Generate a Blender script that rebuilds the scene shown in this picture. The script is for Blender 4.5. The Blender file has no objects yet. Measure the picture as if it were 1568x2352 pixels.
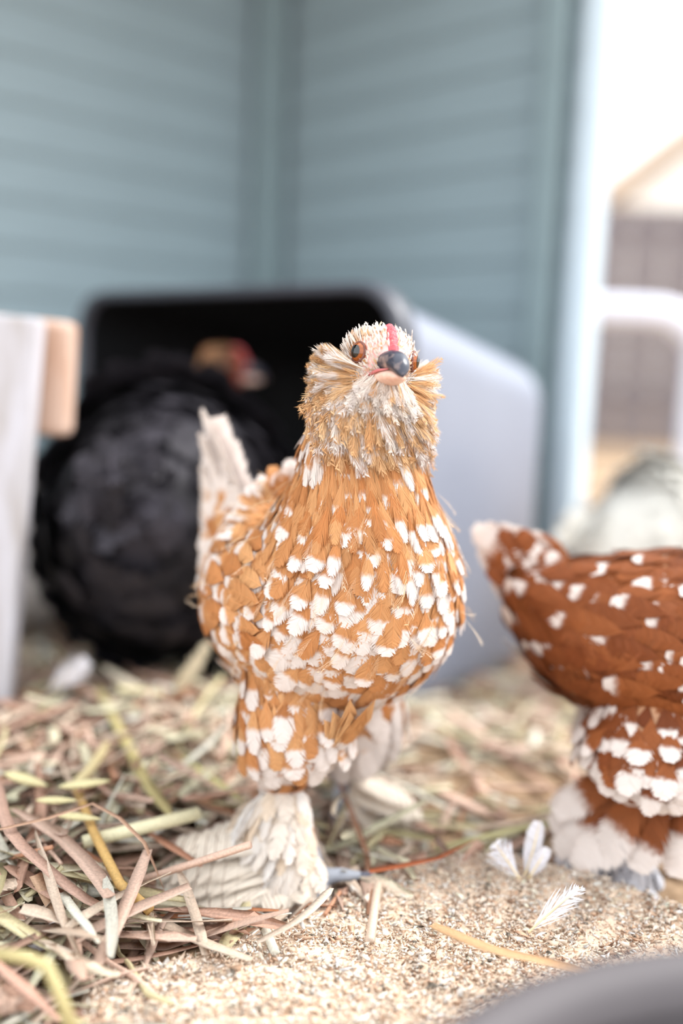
import bpy, bmesh, math, random
import numpy as np
from mathutils import Vector, Matrix

R = math.radians
rng = np.random.default_rng(7)
random.seed(7)
scene = bpy.context.scene
COL = scene.collection

# ------------------------------------------------------------------ camera
CAM_H, PITCH, ROLL, FPX = 0.266, R(8.8), R(2.1), 2287.0
cam_d = bpy.data.cameras.new('camera')
cam_d.sensor_fit = 'VERTICAL'; cam_d.sensor_height = 36.0
cam_d.lens = FPX * 36.0 / 2352.0
cam_d.clip_start = 0.01; cam_d.clip_end = 200
cam_d.dof.use_dof = True
cam_d.dof.focus_distance = 0.432
cam_d.dof.aperture_fstop = 2.0
cam = bpy.data.objects.new('camera', cam_d); COL.objects.link(cam)
CAMR = Matrix.Rotation(R(90) - PITCH, 3, 'X') @ Matrix.Rotation(ROLL, 3, 'Z')
cam.matrix_world = Matrix.Translation((0, 0, CAM_H)) @ CAMR.to_4x4()
scene.camera = cam

# ------------------------------------------------------------------ light
world = bpy.data.worlds.new('overcast_sky'); scene.world = world
world.use_nodes = True
wb = world.node_tree.nodes['Background']
wb.inputs['Color'].default_value = (0.93, 0.97, 1.0, 1)
wb.inputs['Strength'].default_value = 1.62
sun_d = bpy.data.lights.new('sun', 'SUN'); sun_d.energy = 2.7; sun_d.angle = R(24)
sun_d.color = (1.0, 0.985, 0.955)
sun = bpy.data.objects.new('sun', sun_d); COL.objects.link(sun)
sun.rotation_euler = Vector((-0.64, -0.26, -0.72)).to_track_quat('-Z', 'Y').to_euler()
scene.view_settings.view_transform = 'Standard'
scene.view_settings.look = 'None'
scene.view_settings.gamma = 1.0
scene.view_settings.use_curve_mapping = False
scene.view_settings.exposure = 0.80

# ------------------------------------------------------------------ helpers
def ray(px, py):
    return CAMR @ Vector(((px - 784) / FPX, -(py - 1176) / FPX, -1))
def P(px, py, Y):                       # the point of the place at depth Y seen at that pixel
    d = ray(px, py); t = Y / d.y
    return Vector((0, 0, CAM_H)) + d * t
def G(px, py, z=0.0):                   # the point at height z
    d = ray(px, py); t = (z - CAM_H) / d.z
    return Vector((0, 0, CAM_H)) + d * t
def lin(r, g=None, b=None):
    c = (r, g, b)
    return tuple(((v / 255) / 12.92 if v / 255 <= .04045 else ((v / 255 + .055) / 1.055) ** 2.4) for v in c)
def lin4(r, g, b): return lin(r, g, b) + (1,)
def sstep(a, b, x):
    t = np.clip((x - a) / (b - a), 0, 1); return t * t * (3 - 2 * t)

def tag(o, label=None, cat=None, group=None, kind=None):
    if label: o['label'] = label
    if cat: o['category'] = cat
    if group: o['group'] = group
    if kind: o['kind'] = kind
    return o
def empty(name, loc=(0, 0, 0), rz=0, sc=1.0):
    o = bpy.data.objects.new(name, None); COL.objects.link(o)
    o.location = loc; o.rotation_euler = (0, 0, rz); o.scale = (sc, sc, sc)
    o.empty_display_size = .02
    return o
def link(name, me, mat=None, parent=None):
    o = bpy.data.objects.new(name, me); COL.objects.link(o)
    if mat and not me.materials: me.materials.append(mat)
    if parent: o.parent = parent
    return o
def mesh_np(name, v, quads=None, tris=None, attrs=None, smooth=False):
    me = bpy.data.meshes.new(name)
    v = np.asarray(v, np.float32)
    me.vertices.add(len(v)); me.vertices.foreach_set('co', v.ravel())
    q = np.zeros((0, 4), np.int32) if quads is None else np.asarray(quads, np.int32).reshape(-1, 4)
    t = np.zeros((0, 3), np.int32) if tris is None else np.asarray(tris, np.int32).reshape(-1, 3)
    me.loops.add(q.size + t.size)
    me.loops.foreach_set('vertex_index', np.concatenate([q.ravel(), t.ravel()]))
    me.polygons.add(len(q) + len(t))
    st = np.concatenate([np.arange(len(q)) * 4, q.size + np.arange(len(t)) * 3]).astype(np.int32)
    me.polygons.foreach_set('loop_start', st)
    if smooth: me.polygons.foreach_set('use_smooth', np.ones(len(q) + len(t), bool))
    me.update(calc_edges=True); me.validate()
    for k, a in (attrs or {}).items():
        at = me.attributes.new(k, 'FLOAT_COLOR', 'POINT')
        at.data.foreach_set('color', np.asarray(a, np.float32).ravel())
    return me
def grid_quads(nu, nv, close_v=False, off=0):
    u = np.arange(nu - 1)[:, None]; nvq = nv if close_v else nv - 1
    w = np.arange(nvq)[None, :]; w1 = (w + 1) % nv
    return (np.stack([u * nv + w, u * nv + w1, (u + 1) * nv + w1, (u + 1) * nv + w], -1).reshape(-1, 4)) + off
def bm_obj(name, bm, mat, parent=None, smooth=False):
    bmesh.ops.recalc_face_normals(bm, faces=bm.faces[:])
    me = bpy.data.meshes.new(name); bm.to_mesh(me); bm.free()
    if smooth: me.polygons.foreach_set('use_smooth', np.ones(len(me.polygons), bool))
    return link(name, me, mat, parent)
def box_bm(sx, sy, sz, bevel=0.0, seg=2):
    bm = bmesh.new(); bmesh.ops.create_cube(bm, size=1)
    bmesh.ops.scale(bm, vec=(sx, sy, sz), verts=bm.verts[:])
    if bevel: bmesh.ops.bevel(bm, geom=bm.edges[:], offset=bevel, segments=seg, affect='EDGES', profile=.5)
    return bm
def catmull(K, n):
    K = np.asarray(K, float); m = len(K)
    u = np.linspace(0, m - 1, n); return crv(K, u)
def crv(K, u):
    K = np.asarray(K, float); m = len(K)
    u = np.clip(u, 0, m - 1); i = np.minimum(u.astype(int), m - 2); f = u - i
    g = lambda j: K[np.clip(j, 0, m - 1)]
    sh = f.shape + (1,) * (K.ndim - 1); f = f.reshape(sh)
    a, b, c, d = g(i - 1), g(i), g(i + 1), g(i + 2)
    return .5 * (2 * b + (c - a) * f + (2 * a - 5 * b + 4 * c - d) * f ** 2 + (3 * b - a - 3 * c + d) * f ** 3)
def tube(pts, rad, n=8, flat=1.0, caps=True, res=None, up=(0, 0, 1)):
    """verts / quads / tris of a tube through pts; rad scalar or list; flat squashes it"""
    pts = np.asarray([tuple(p) for p in pts], float)
    rad = np.full(len(pts), rad) if np.isscalar(rad) else np.asarray(rad, float)
    if res:
        u = np.linspace(0, len(pts) - 1, res); pts, rad = crv(pts, u), np.maximum(crv(rad, u), 1e-5)
    T = np.gradient(pts, axis=0); T /= np.linalg.norm(T, axis=1)[:, None] + 1e-12
    upv = np.tile(np.asarray(up, float), (len(pts), 1))
    A = np.cross(T, upv); A /= np.linalg.norm(A, axis=1)[:, None] + 1e-9
    B = np.cross(A, T)
    th = np.linspace(0, 2 * np.pi, n, endpoint=False)
    v = pts[:, None] + rad[:, None, None] * (A[:, None] * np.cos(th)[None, :, None] + flat * B[:, None] * np.sin(th)[None, :, None])
    v = v.reshape(-1, 3); q = grid_quads(len(pts), n, True)
    t = np.zeros((0, 3), int)
    if caps:
        c0, c1 = len(v), len(v) + 1; v = np.vstack([v, pts[:1], pts[-1:]])
        k = np.arange(n); l = (len(pts) - 1) * n
        t = np.vstack([np.stack([np.full(n, c0), (k + 1) % n, k], 1), np.stack([np.full(n, c1), l + k, l + (k + 1) % n], 1)])
    return v, q, t
class MB:
    def __init__(s): s.v, s.q, s.t, s.n = [], [], [], 0
    def add(s, v, q=None, t=None):
        s.v.append(v)
        if q is not None and len(q): s.q.append(np.asarray(q) + s.n)
        if t is not None and len(t): s.t.append(np.asarray(t) + s.n)
        s.n += len(v); return s
    def mesh(s, name, attrs=None, smooth=True):
        return mesh_np(name, np.vstack(s.v), np.vstack(s.q) if s.q else None, np.vstack(s.t) if s.t else None, attrs, smooth)

# ------------------------------------------------------------------ materials
MATS = {}
def nodes(name):
    m = bpy.data.materials.new(name); m.use_nodes = True
    nt = m.node_tree; return m, nt, nt.nodes, nt.links, nt.nodes['Principled BSDF']
def mat(name, col, rough=.6, noise=0.0, scale=60, bump=0.0, col2=None, spec=.4, stretch=None, metal=0):
    if name in MATS: return MATS[name]
    m, nt, N, L, b = nodes(name)
    b.inputs['Roughness'].default_value = rough
    b.inputs['Specular IOR Level'].default_value = spec
    b.inputs['Metallic'].default_value = metal
    c = lin4(*col)
    b.inputs['Base Color'].default_value = c
    if noise or col2 or bump:
        tc = N.new('ShaderNodeTexCoord'); mp = N.new('ShaderNodeMapping')
        if stretch: mp.inputs['Scale'].default_value = stretch
        L.new(tc.outputs['Object'], mp.inputs['Vector'])
        n = N.new('ShaderNodeTexNoise'); n.inputs['Scale'].default_value = scale; n.inputs['Detail'].default_value = 6
        L.new(mp.outputs['Vector'], n.inputs['Vector'])
        r = N.new('ShaderNodeValToRGB')
        r.color_ramp.elements[0].position = .3; r.color_ramp.elements[1].position = .7
        c2 = lin4(*col2) if col2 else tuple(v * (1 - noise) for v in c[:3]) + (1,)
        r.color_ramp.elements[0].color = c2; r.color_ramp.elements[1].color = c
        L.new(n.outputs['Fac'], r.inputs['Fac']); L.new(r.outputs['Color'], b.inputs['Base Color'])
        if bump:
            bp = N.new('ShaderNodeBump'); bp.inputs['Strength'].default_value = bump; bp.inputs['Distance'].default_value = .002
            L.new(n.outputs['Fac'], bp.inputs['Height']); L.new(bp.outputs['Normal'], b.inputs['Normal'])
    MATS[name] = m; return m
def attr_mat(name, rough=.7, trans=.2, spec=.25, noise=0):
    m, nt, N, L, b = nodes(name)
    a = N.new('ShaderNodeAttribute'); a.attribute_name = 'base'
    b.inputs['Roughness'].default_value = rough; b.inputs['Specular IOR Level'].default_value = spec
    src = a.outputs['Color']
    if noise:
        tc = N.new('ShaderNodeTexCoord'); n = N.new('ShaderNodeTexNoise'); n.inputs['Scale'].default_value = 900; n.inputs['Detail'].default_value = 3
        L.new(tc.outputs['Object'], n.inputs['Vector'])
        mr = N.new('ShaderNodeMapRange'); mr.inputs[1].default_value = .3; mr.inputs[2].default_value = .7; mr.inputs[3].default_value = 1 - noise; mr.inputs[4].default_value = 1
        L.new(n.outputs['Fac'], mr.inputs[0])
        mx = N.new('ShaderNodeVectorMath'); mx.operation = 'SCALE'
        L.new(src, mx.inputs[0]); L.new(mr.outputs[0], mx.inputs['Scale']); src = mx.outputs[0]
    L.new(src, b.inputs['Base Color'])
    if trans:
        t = N.new('ShaderNodeBsdfTranslucent'); L.new(src, t.inputs['Color'])
        s = N.new('ShaderNodeMixShader'); s.inputs[0].default_value = trans
        L.new(b.outputs[0], s.inputs[1]); L.new(t.outputs[0], s.inputs[2])
        L.new(s.outputs[0], N['Material Output'].inputs['Surface'])
    return m
def feather_mat(name, white=(228, 217, 211), bars=None, edge=.075, trans=.22):
    """'base' holds the feather's own ground colour; 'fc' = (along, across, random, where the pale tip starts)"""
    m, nt, N, L, b = nodes(name)
    b.inputs['Roughness'].default_value = .62; b.inputs['Specular IOR Level'].default_value = .22
    a = N.new('ShaderNodeAttribute'); a.attribute_name = 'base'
    f = N.new('ShaderNodeAttribute'); f.attribute_name = 'fc'
    sp = N.new('ShaderNodeSeparateColor'); L.new(f.outputs['Color'], sp.inputs[0])
    tc = N.new('ShaderNodeTexCoord'); n = N.new('ShaderNodeTexNoise'); n.inputs['Scale'].default_value = 420; n.inputs['Detail'].default_value = 2
    L.new(tc.outputs['Object'], n.inputs['Vector'])
    ad = N.new('ShaderNodeMath'); ad.operation = 'MULTIPLY_ADD'
    L.new(n.outputs['Fac'], ad.inputs[0]); ad.inputs[1].default_value = .16; L.new(sp.outputs[0], ad.inputs[2])
    sb = N.new('ShaderNodeMath'); sb.operation = 'SUBTRACT'; L.new(ad.outputs[0], sb.inputs[0]); L.new(f.outputs['Alpha'], sb.inputs[1])
    mr = N.new('ShaderNodeMapRange'); mr.interpolation_type = 'SMOOTHSTEP'
    mr.inputs[1].default_value = .08 - edge; mr.inputs[2].default_value = .08 + edge
    L.new(sb.outputs[0], mr.inputs[0])
    mx = N.new('ShaderNodeMix'); mx.data_type = 'RGBA'
    L.new(mr.outputs[0], mx.inputs['Factor']); L.new(a.outputs['Color'], mx.inputs[6]); mx.inputs[7].default_value = lin4(*white)
    out = mx.outputs[2]
    if bars:
        w = N.new('ShaderNodeMath'); w.operation = 'MULTIPLY'; w.inputs[1].default_value = 10.0; L.new(sp.outputs[0], w.inputs[0])
        fr = N.new('ShaderNodeMath'); fr.operation = 'FRACT'; L.new(w.outputs[0], fr.inputs[0])
        lt = N.new('ShaderNodeMath'); lt.operation = 'LESS_THAN'; lt.inputs[1].default_value = .11; L.new(fr.outputs[0], lt.inputs[0])
        gt = N.new('ShaderNodeMapRange'); gt.inputs[1].default_value = .35; gt.inputs[2].default_value = .75; gt.inputs[4].default_value = .85; L.new(sp.outputs[0], gt.inputs[0])
        mu = N.new('ShaderNodeMath'); mu.operation = 'MULTIPLY'; L.new(lt.outputs[0], mu.inputs[0]); L.new(gt.outputs[0], mu.inputs[1])
        m2 = N.new('ShaderNodeMix'); m2.data_type = 'RGBA'
        L.new(mu.outputs[0], m2.inputs['Factor']); L.new(out, m2.inputs[6]); m2.inputs[7].default_value = lin4(*bars); out = m2.outputs[2]
    L.new(out, b.inputs['Base Color'])
    t = N.new('ShaderNodeBsdfTranslucent'); L.new(out, t.inputs['Color'])
    s = N.new('ShaderNodeMixShader'); s.inputs[0].default_value = trans
    L.new(b.outputs[0], s.inputs[1]); L.new(t.outputs[0], s.inputs[2]); L.new(s.outputs[0], N['Material Output'].inputs['Surface'])
    return m

M_FEATHER = feather_mat('spangled_feather')
M_BARRED = feather_mat('barred_quill_feather', bars=(120, 84, 58))
M_SKIN = attr_mat('bird_skin', .55, 0, .35, .12)
M_STRAW = attr_mat('dry_straw', .55, .22, .3, .25)
M_CHIP = attr_mat('wood_crumbs', 1.0, .35, .02)

# ================================================================== THE SETTING
def terrain(x, y):
    x = np.asarray(x, float); y = np.asarray(y, float)
    s = -.055 * sstep(.58, 1.05, y)
    return s + .004 * np.sin(x * 31 + 1) * np.sin(y * 27) * sstep(.2, .4, y)

xs = np.concatenate([np.linspace(-12, -.8, 10), np.linspace(-.75, .75, 61), np.linspace(.8, 12, 10)])
ys = np.concatenate([np.linspace(-4, -.2, 6), np.linspace(-.15, 1.6, 71), np.linspace(1.8, 26, 12)])
X, Yg = np.meshgrid(xs, ys, indexing='ij')
me = mesh_np('floor', np.stack([X, Yg, terrain(X, Yg)], -1).reshape(-1, 3), grid_quads(len(xs), len(ys)), smooth=True)
tag(link('floor', me, mat('litter_soil', (184, 156, 126), .9, scale=90, col2=(126, 100, 74), bump=.6)),
    'earth floor of the coop strewn with hay litter', kind='structure')

# two walls of lapped blue boards meeting in a corner, boards one by one
M_BLUE = mat('blue_grey_paint', (144, 161, 168), .42, noise=.08, scale=9, spec=.4, stretch=(1, 1, 6))
M_BLUE_D = mat('blue_grey_trim_paint', (134, 152, 157), .5, noise=.1, scale=12)
CORNER = Vector((-.128, 1.60, 0)); WBASE = -.07; WTOP = 1.02; PITCHB = .0575
def wall(name, d, length, nrm, label):
    d = Vector(d).normalized(); nrm = Vector(nrm).normalized()
    ang = math.atan2(d.y, d.x)
    back = bm_obj(name, box_bm(length, .02, WTOP - WBASE), M_BLUE_D)
    c = CORNER + d * length / 2 - nrm * .012
    back.location = (c.x, c.y, (WTOP + WBASE) / 2); back.rotation_euler = (0, 0, ang)
    tag(back, label, kind='structure')
    side = 1 if (Matrix.Rotation(-ang, 3, 'Z') @ nrm).y > 0 else -1
    # lap profile: thick lower lip, thin upper edge, rounded nose
    prof = [(.0, 0), (.0, PITCHB + .004), (.0030, PITCHB + .004), (.0078, .006), (.0084, .0028), (.0072, .0)]
    bm = bmesh.new(); L2 = length / 2 - .002
    ends = []
    for x in (-L2, L2):
        ends.append([bm.verts.new((x, side * (a + .0100), z)) for a, z in prof])
    for i in range(len(prof)):
        j = (i + 1) % len(prof); bm.faces.new((ends[0][i], ends[0][j], ends[1][j], ends[1][i]))
    bm.faces.new(ends[0]); bm.faces.new(ends[1])
    bmesh.ops.recalc_face_normals(bm, faces=bm.faces[:])
    bme = bpy.data.meshes.new('siding_board'); bm.to_mesh(bme); bm.free(); bme.materials.append(M_BLUE)
    for k in range(int((WTOP - WBASE) / PITCHB)):
        o = link('siding_board', bme, None, back); o.location = (0, 0, WBASE + k * PITCHB - (WTOP + WBASE) / 2)
    return back
dl, dr = Vector((-math.sin(R(43)), -math.cos(R(43)), 0)), Vector((math.sin(R(44)), -math.cos(R(44)), 0))
wall('wall_left', dl, 1.5, (dr.x, dr.y, 0), 'blue grey lapped board wall on the left')
RW = .562
wall('wall_right', dr, RW, (dl.x, dl.y, 0), 'blue grey lapped board wall on the right')
# corner trim, two slim boards
for k, (d, n) in enumerate(((dl, dr), (dr, dl))):
    t = bm_obj('trim_%d' % (k + 1), box_bm(.036, .012, WTOP - WBASE, .002), M_BLUE_D)
    c = CORNER + d * .036 + n * .024
    t.location = (c.x, c.y, (WTOP + WBASE) / 2); t.rotation_euler = (0, 0, math.atan2(d.y, d.x)); tag(t, 'blue grey trim board in the wall corner', kind='structure')
t = bm_obj('trim_3', box_bm(.03, .012, WTOP - WBASE, .002), M_BLUE_D)
c = CORNER + dr * (RW - .03) + dl * .026
t.location = (c.x, c.y, (WTOP + WBASE) / 2); t.rotation_euler = (0, 0, math.atan2(dr.y, dr.x)); tag(t, 'blue grey trim board at the wall end', kind='structure')
M_WPAINT = mat('white_paint', (196, 211, 222), .5, noise=.05, scale=20)
c = CORNER + dr * (RW + .016) + dl * .006
t = bm_obj('corner_post', box_bm(.030, .034, WTOP - WBASE, .004), M_WPAINT)
t.location = (c.x, c.y, (WTOP + WBASE) / 2); t.rotation_euler = (0, 0, math.atan2(dr.y, dr.x) + R(8))
tag(t, 'bright white corner post at the end of the blue wall', 'post')
bm = bmesh.new(); tri = [CORNER - dr * .05 - dl * .05, CORNER + dr * (RW + .02) - dl * .03, CORNER + dr * (RW - .05) + dl * .45, CORNER + dl * 1.45 + dr * .25, CORNER + dl * 1.5 - dr * .03]  # roof piece out of view, added to darken the tops of the walls
lo_ = [bm.verts.new((p.x, p.y, WTOP - .02)) for p in tri]; hi_ = [bm.verts.new((p.x, p.y, WTOP + .01)) for p in tri]
bm.faces.new(lo_); bm.faces.new(hi_)
for k in range(5): bm.faces.new((lo_[k], lo_[(k + 1) % 5], hi_[(k + 1) % 5], hi_[k]))
tag(bm_obj('unseen_roof', bm, mat('roof_board', (120, 104, 88), .8, noise=.2, scale=12)), 'unseen low wooden roof added to shade the coop corner', kind='structure')

# ================================================================== FEATHERS
def outline(x, blunt):
    a = .42 + .58 * sstep(0, .6, x)
    b = np.sqrt(np.clip(1 - np.clip((x - blunt) / (1 - blunt), 0, 1) ** 2, 0, 1))
    return a * b
def feathers(root, dirn, nrm, L, W, Rc=.06, lift=0.0, tilt=.12, K=12, jit=.1, blunt=.55, base=None, t0=None, cup=.25, shaft=True, sweep=.32, bend=0.0, nj=.0003, nsoft=.10, bw=.85):
    """every feather is a shaft with K barbs on each side; returns verts, quads, tris, attrs"""
    root, dirn, nrm = (np.asarray(a, float) for a in (root, dirn, nrm)); N = len(root)
    bc = lambda a: np.broadcast_to(np.asarray(a, float), (N,)).copy()
    L, W, Rc, lift, tilt, bend = bc(L), bc(W), bc(Rc), bc(lift), bc(tilt), bc(bend)
    dirn = dirn / (np.linalg.norm(dirn, axis=1)[:, None] + 1e-9)
    nrm = nrm - dirn * (nrm * dirn).sum(1)[:, None]; nrm /= np.linalg.norm(nrm, axis=1)[:, None] + 1e-9
    lat = np.cross(nrm, dirn)
    t0 = np.full(N, 2.0) if t0 is None else bc(t0); rnd = rng.random(N)
    base = np.broadcast_to(np.asarray(base, float), (N, 3))
    tk = (np.arange(K) + .5) / K * .94 + .03; dt = .94 / K
    side = np.array([-1, 1.])
    t = np.broadcast_to(tk[None, None, :], (N, 2, K)); s = np.broadcast_to(side[None, :, None], (N, 2, K))
    j1 = rng.normal(0, 1, (N, 2, K)); j2 = rng.normal(0, 1, (N, 2, K)); j3 = rng.normal(0, 1, (N, 2, K))
    xe = t + (1 - t) * sweep + j1 * jit * .12
    ye = outline(np.clip(xe, 0, 1), blunt) * (1 + j2 * jit)
    hw = dt * bw
    # five points per barb: two on the shaft, two at three quarters, one tip
    xs_ = np.stack([t - hw, t + hw, t + (xe - t) * .72 + hw * .8, t + (xe - t) * .72 - hw * .8, xe + .02], -1)
    yo = np.stack([0 * t, 0 * t, .74 * ye, .74 * ye, ye], -1)
    ys_ = yo * s[..., None]
    zj = np.stack([0 * t, 0 * t, .6 * j3, .6 * j3, j3], -1) * nj
    def place(x, y, z):
        sh = (N,) + (1,) * (x.ndim - 1)
        l = x * L.reshape(sh)
        w = y * W.reshape(sh) / 2
        h = lift.reshape(sh) + l * tilt.reshape(sh) - l ** 2 / (2 * Rc.reshape(sh)) - .45 * cup * w ** 2 / W.reshape(sh) * 2 + z
        w = w + bend.reshape(sh) * l ** 2
        e = lambda a: a.reshape((N,) + (1,) * (x.ndim - 1) + (3,))
        return e(root) + e(dirn) * l[..., None] + e(lat) * w[..., None] + e(nrm) * h[..., None]
    V = place(xs_, ys_, zj).reshape(-1, 3)
    nb = N * 2 * K
    i0 = np.arange(nb)[:, None] * 5
    neg = (np.arange(nb) // K % 2 == 0)[:, None]           # the left-hand barbs are wound the other way
    q = i0 + np.where(neg, np.array([[3, 2, 1, 0]]), np.array([[0, 1, 2, 3]])); tr = i0 + np.where(neg, np.array([[4, 2, 3]]), np.array([[3, 2, 4]]))
    fc = np.zeros((N, 2, K, 5, 4)); fc[..., 0] = xs_; fc[..., 1] = yo; fc[..., 2] = rnd[:, None, None, None]; fc[..., 3] = t0[:, None, None, None]
    bs = np.ones((N, 2, K, 5, 4)); bs[..., :3] = base[:, None, None, None, :] * (1 + .05 * rng.normal(0, 1, (N, 2, K, 1, 1)))
    fc, bs = fc.reshape(-1, 4), bs.reshape(-1, 4)
    if shaft:
        x = np.broadcast_to(np.linspace(0, 1, 5)[None, :, None], (N, 5, 2)); y = np.broadcast_to(np.array([-1, 1.])[None, None, :], (N, 5, 2)) * .035 * (1.15 - x)
        sv = place(x, y, np.full(x.shape, .00025)).reshape(-1, 3)
        sq = np.concatenate([(np.arange(N)[:, None] * 10 + np.array([[2 * k + 2, 2 * k + 3, 2 * k + 1, 2 * k]])) for k in range(4)]) + len(V)
        sf = np.zeros((N, 5, 2, 4)); sf[..., 0] = x; sf[..., 2] = rnd[:, None, None]; sf[..., 3] = t0[:, None, None]
        sb = np.ones((N, 5, 2, 4)); sb[..., :3] = np.clip(base * 1.15, 0, .95)[:, None, None, :]
        V = np.vstack([V, sv]); q = np.vstack([q, sq]); fc = np.vstack([fc, sf.reshape(-1, 4)]); bs = np.vstack([bs, sb.reshape(-1, 4)])
    sn = np.broadcast_to(nrm[:, None, None, None, :], (N, 2, K, 5, 3)) + (lat[:, None, None, None, :] * ys_[..., None] * .22) + rng.normal(0, nsoft, (N, 2, K, 1, 3)) + dirn[:, None, None, None, :] * (xs_[..., None] - .5) * .25
    sn = sn.reshape(-1, 3)
    if shaft: sn = np.vstack([sn, np.repeat(nrm, 10, 0)])
    return V, q, tr, fc, np.clip(bs, 0, 1), sn / np.linalg.norm(sn, axis=1)[:, None]
def feather_obj(name, parts, mt, parent, warp=None, kind=None, label=None):
    mb = MB(); F, B, S = [], [], []
    for V, q, t, f, b, sn in parts:
        mb.add(V, q, t); F.append(f); B.append(b); S.append(sn)
    if warp: mb.v = [warp(np.vstack(mb.v))]
    me = mb.mesh(name, {'fc': np.vstack(F), 'base': np.vstack(B)}, True)
    me.normals_split_custom_set_from_vertices(np.vstack(S).astype(np.float32))
    o = link(name, me, mt, parent)
    return tag(o, label=label, kind=kind)

class Loft:
    """rings along a spine: C centres, A half-width vectors, B half-depth vectors, E front narrowing"""
    def __init__(s, C, A, B, E=None):
        s.C, s.A, s.B = (np.asarray(a, float) for a in (C, A, B)); s.n = len(s.C)
        s.E = np.zeros(s.n) if E is None else np.asarray(E, float)
    def pos(s, u, th):
        u = np.asarray(u, float); th = np.asarray(th, float)
        C, A, B, E = crv(s.C, u), crv(s.A, u), crv(s.B, u), crv(s.E, u)
        w = np.sin(th) * (1 - E * np.clip(np.cos(th), 0, 1) ** 1.5)
        return C + A * w[..., None] + B * np.cos(th)[..., None]
    def frame(s, u, th):
        e = 1e-3
        p = s.pos(u, th); du = s.pos(u + e, th) - s.pos(u - e, th); dth = s.pos(u, th + e) - s.pos(u, th - e)
        n = np.cross(dth, du); n /= np.linalg.norm(n, axis=1)[:, None] + 1e-12
        out = p - crv(s.C, u); sg = np.sign((n * out).sum(1)); sg[sg == 0] = 1
        du /= np.linalg.norm(du, axis=1)[:, None] + 1e-12
        return p, n * sg[:, None], du
    def scatter(s, u0, u1, ds, dw, jit=.35):
        us, ths = [], []; u = u0; row = 0
        while u < u1:
            c = float(np.linalg.norm(crv(s.A, np.array([u]))) + np.linalg.norm(crv(s.B, np.array([u])))) / 2
            n = max(3, int(2 * np.pi * c / dw))
            th = (np.arange(n) + .5 * (row % 2) + rng.uniform(-jit, jit, n)) / n * 2 * np.pi - np.pi
            a = s.C[min(int(u) + 1, s.n - 1)] - s.C[min(int(u), s.n - 2)]
            b0 = crv(s.B, np.array([u]))[0]; b1 = crv(s.B, np.array([u + .05]))[0]; c0 = crv(s.C, np.array([u]))[0]; c1 = crv(s.C, np.array([u + .05]))[0]
            sp = max(np.linalg.norm(c1 - c0), np.linalg.norm(c1 + b1 - c0 - b0) * .75, 1e-4) / .05
            us.append(np.full(n, u) + rng.uniform(-jit, jit, n) * ds / sp); ths.append(th); u += ds / sp; row += 1
        return np.clip(np.concatenate(us), u0, u1), np.concatenate(ths)
    def mesh(s, nu=60, nv=32):
        u = np.linspace(0, s.n - 1, nu); th = np.linspace(0, 2 * np.pi, nv, endpoint=False)
        U, T = np.meshgrid(u, th, indexing='ij'); v = s.pos(U.ravel(), T.ravel())
        q = grid_quads(nu, nv, True); c0, c1 = len(v), len(v) + 1
        v = np.vstack([v, s.C[:1], s.C[-1:]]); k = np.arange(nv); l = (nu - 1) * nv
        t = np.vstack([np.stack([np.full(nv, c0), (k + 1) % nv, k], 1), np.stack([np.full(nv, c1), l + k, l + (k + 1) % nv], 1)])
        return v, q, t
def limb(pts, rad, flat=1.0):
    pts = np.asarray([tuple(p) for p in pts], float)
    T = np.gradient(pts, axis=0); T /= np.linalg.norm(T, axis=1)[:, None]
    f = np.tile(np.array([1., 0, 0]), (len(pts), 1)); A = np.cross(T, f); A /= np.linalg.norm(A, axis=1)[:, None]
    B = np.cross(A, T); r = np.asarray(rad, float)[:, None]
    return Loft(pts, A * r, B * r * flat)

# spine of a bantam hen: x forward, z up (m), tilt of the ring, half width, half depth, front narrowing
STATIONS = [
    (.018, .2800, 0, .0015, .002, 0), (.018, .2785, 0, .0090, .010, .1), (.018, .2750, 0, .0138, .0150, .25), (.0185, .2695, 0, .0165, .0185, .35),
    (.018, .2630, 0, .0172, .0200, .4), (.014, .254, 0, .0180, .0195, .3), (.008, .243, 4, .0225, .0220, 0), (.003, .230, 4, .0262, .0258, 0),
    (.000, .214, 4, .0295, .0300, 0), (-.003, .198, 8, .0360, .0370, 0), (-.006, .181, 16, .0440, .0450, 0), (-.012, .163, 30, .0520, .0530, 0),
    (-.026, .149, 50, .0560, .0560, 0), (-.046, .142, 72, .0560, .0540, 0), (-.068, .142, 90, .0510, .0490, 0), (-.086, .148, 104, .0420, .0410, 0),
    (-.099, .157, 116, .0310, .0310, 0), (-.108, .166, 124, .0190, .0200, 0), (-.112, .172, 128, .006, .008, 0)]
HO = np.array([.044, 0, -.060])                    # a hen with its neck drawn in: where the head sits then
HOB = np.array([.046, 0, -.036])
def squat(HO): return [(a[0] + HO[0], a[1] + HO[2]) + a[2:] for a in STATIONS[:6]] + [
    (.006 + HO[0], .244 + HO[2], 8, .025, .028, 0), (.042, .182, 22, .035, .040, 0), (.030, .167, 36, .047, .053, 0), (.015, .156, 50, .060, .067, 0), (-.003, .145, 64, .071, .078, 0), (-.023, .136, 76, .078, .083, 0),
    (-.045, .131, 86, .079, .083, 0), (-.066, .130, 94, .074, .077, 0), (-.085, .134, 101, .063, .066, 0), (-.101, .141, 108, .049, .051, 0), (-.113, .149, 114, .033, .035, 0), (-.121, .156, 118, .018, .020, 0), (-.125, .160, 120, .006, .008, 0)]
SQUAT = squat(HO)
def hen_loft(stations=STATIONS):
    S = np.array(stations); ph = np.radians(S[:, 2]); z0 = np.zeros(len(S))
    C = np.stack([S[:, 0], z0, S[:, 1]], 1)
    A = np.stack([z0, S[:, 3], z0], 1)
    B = np.stack([np.cos(ph), z0, -np.sin(ph)], 1) * S[:, 4:5]
    return Loft(C, A, B, S[:, 5])
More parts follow.
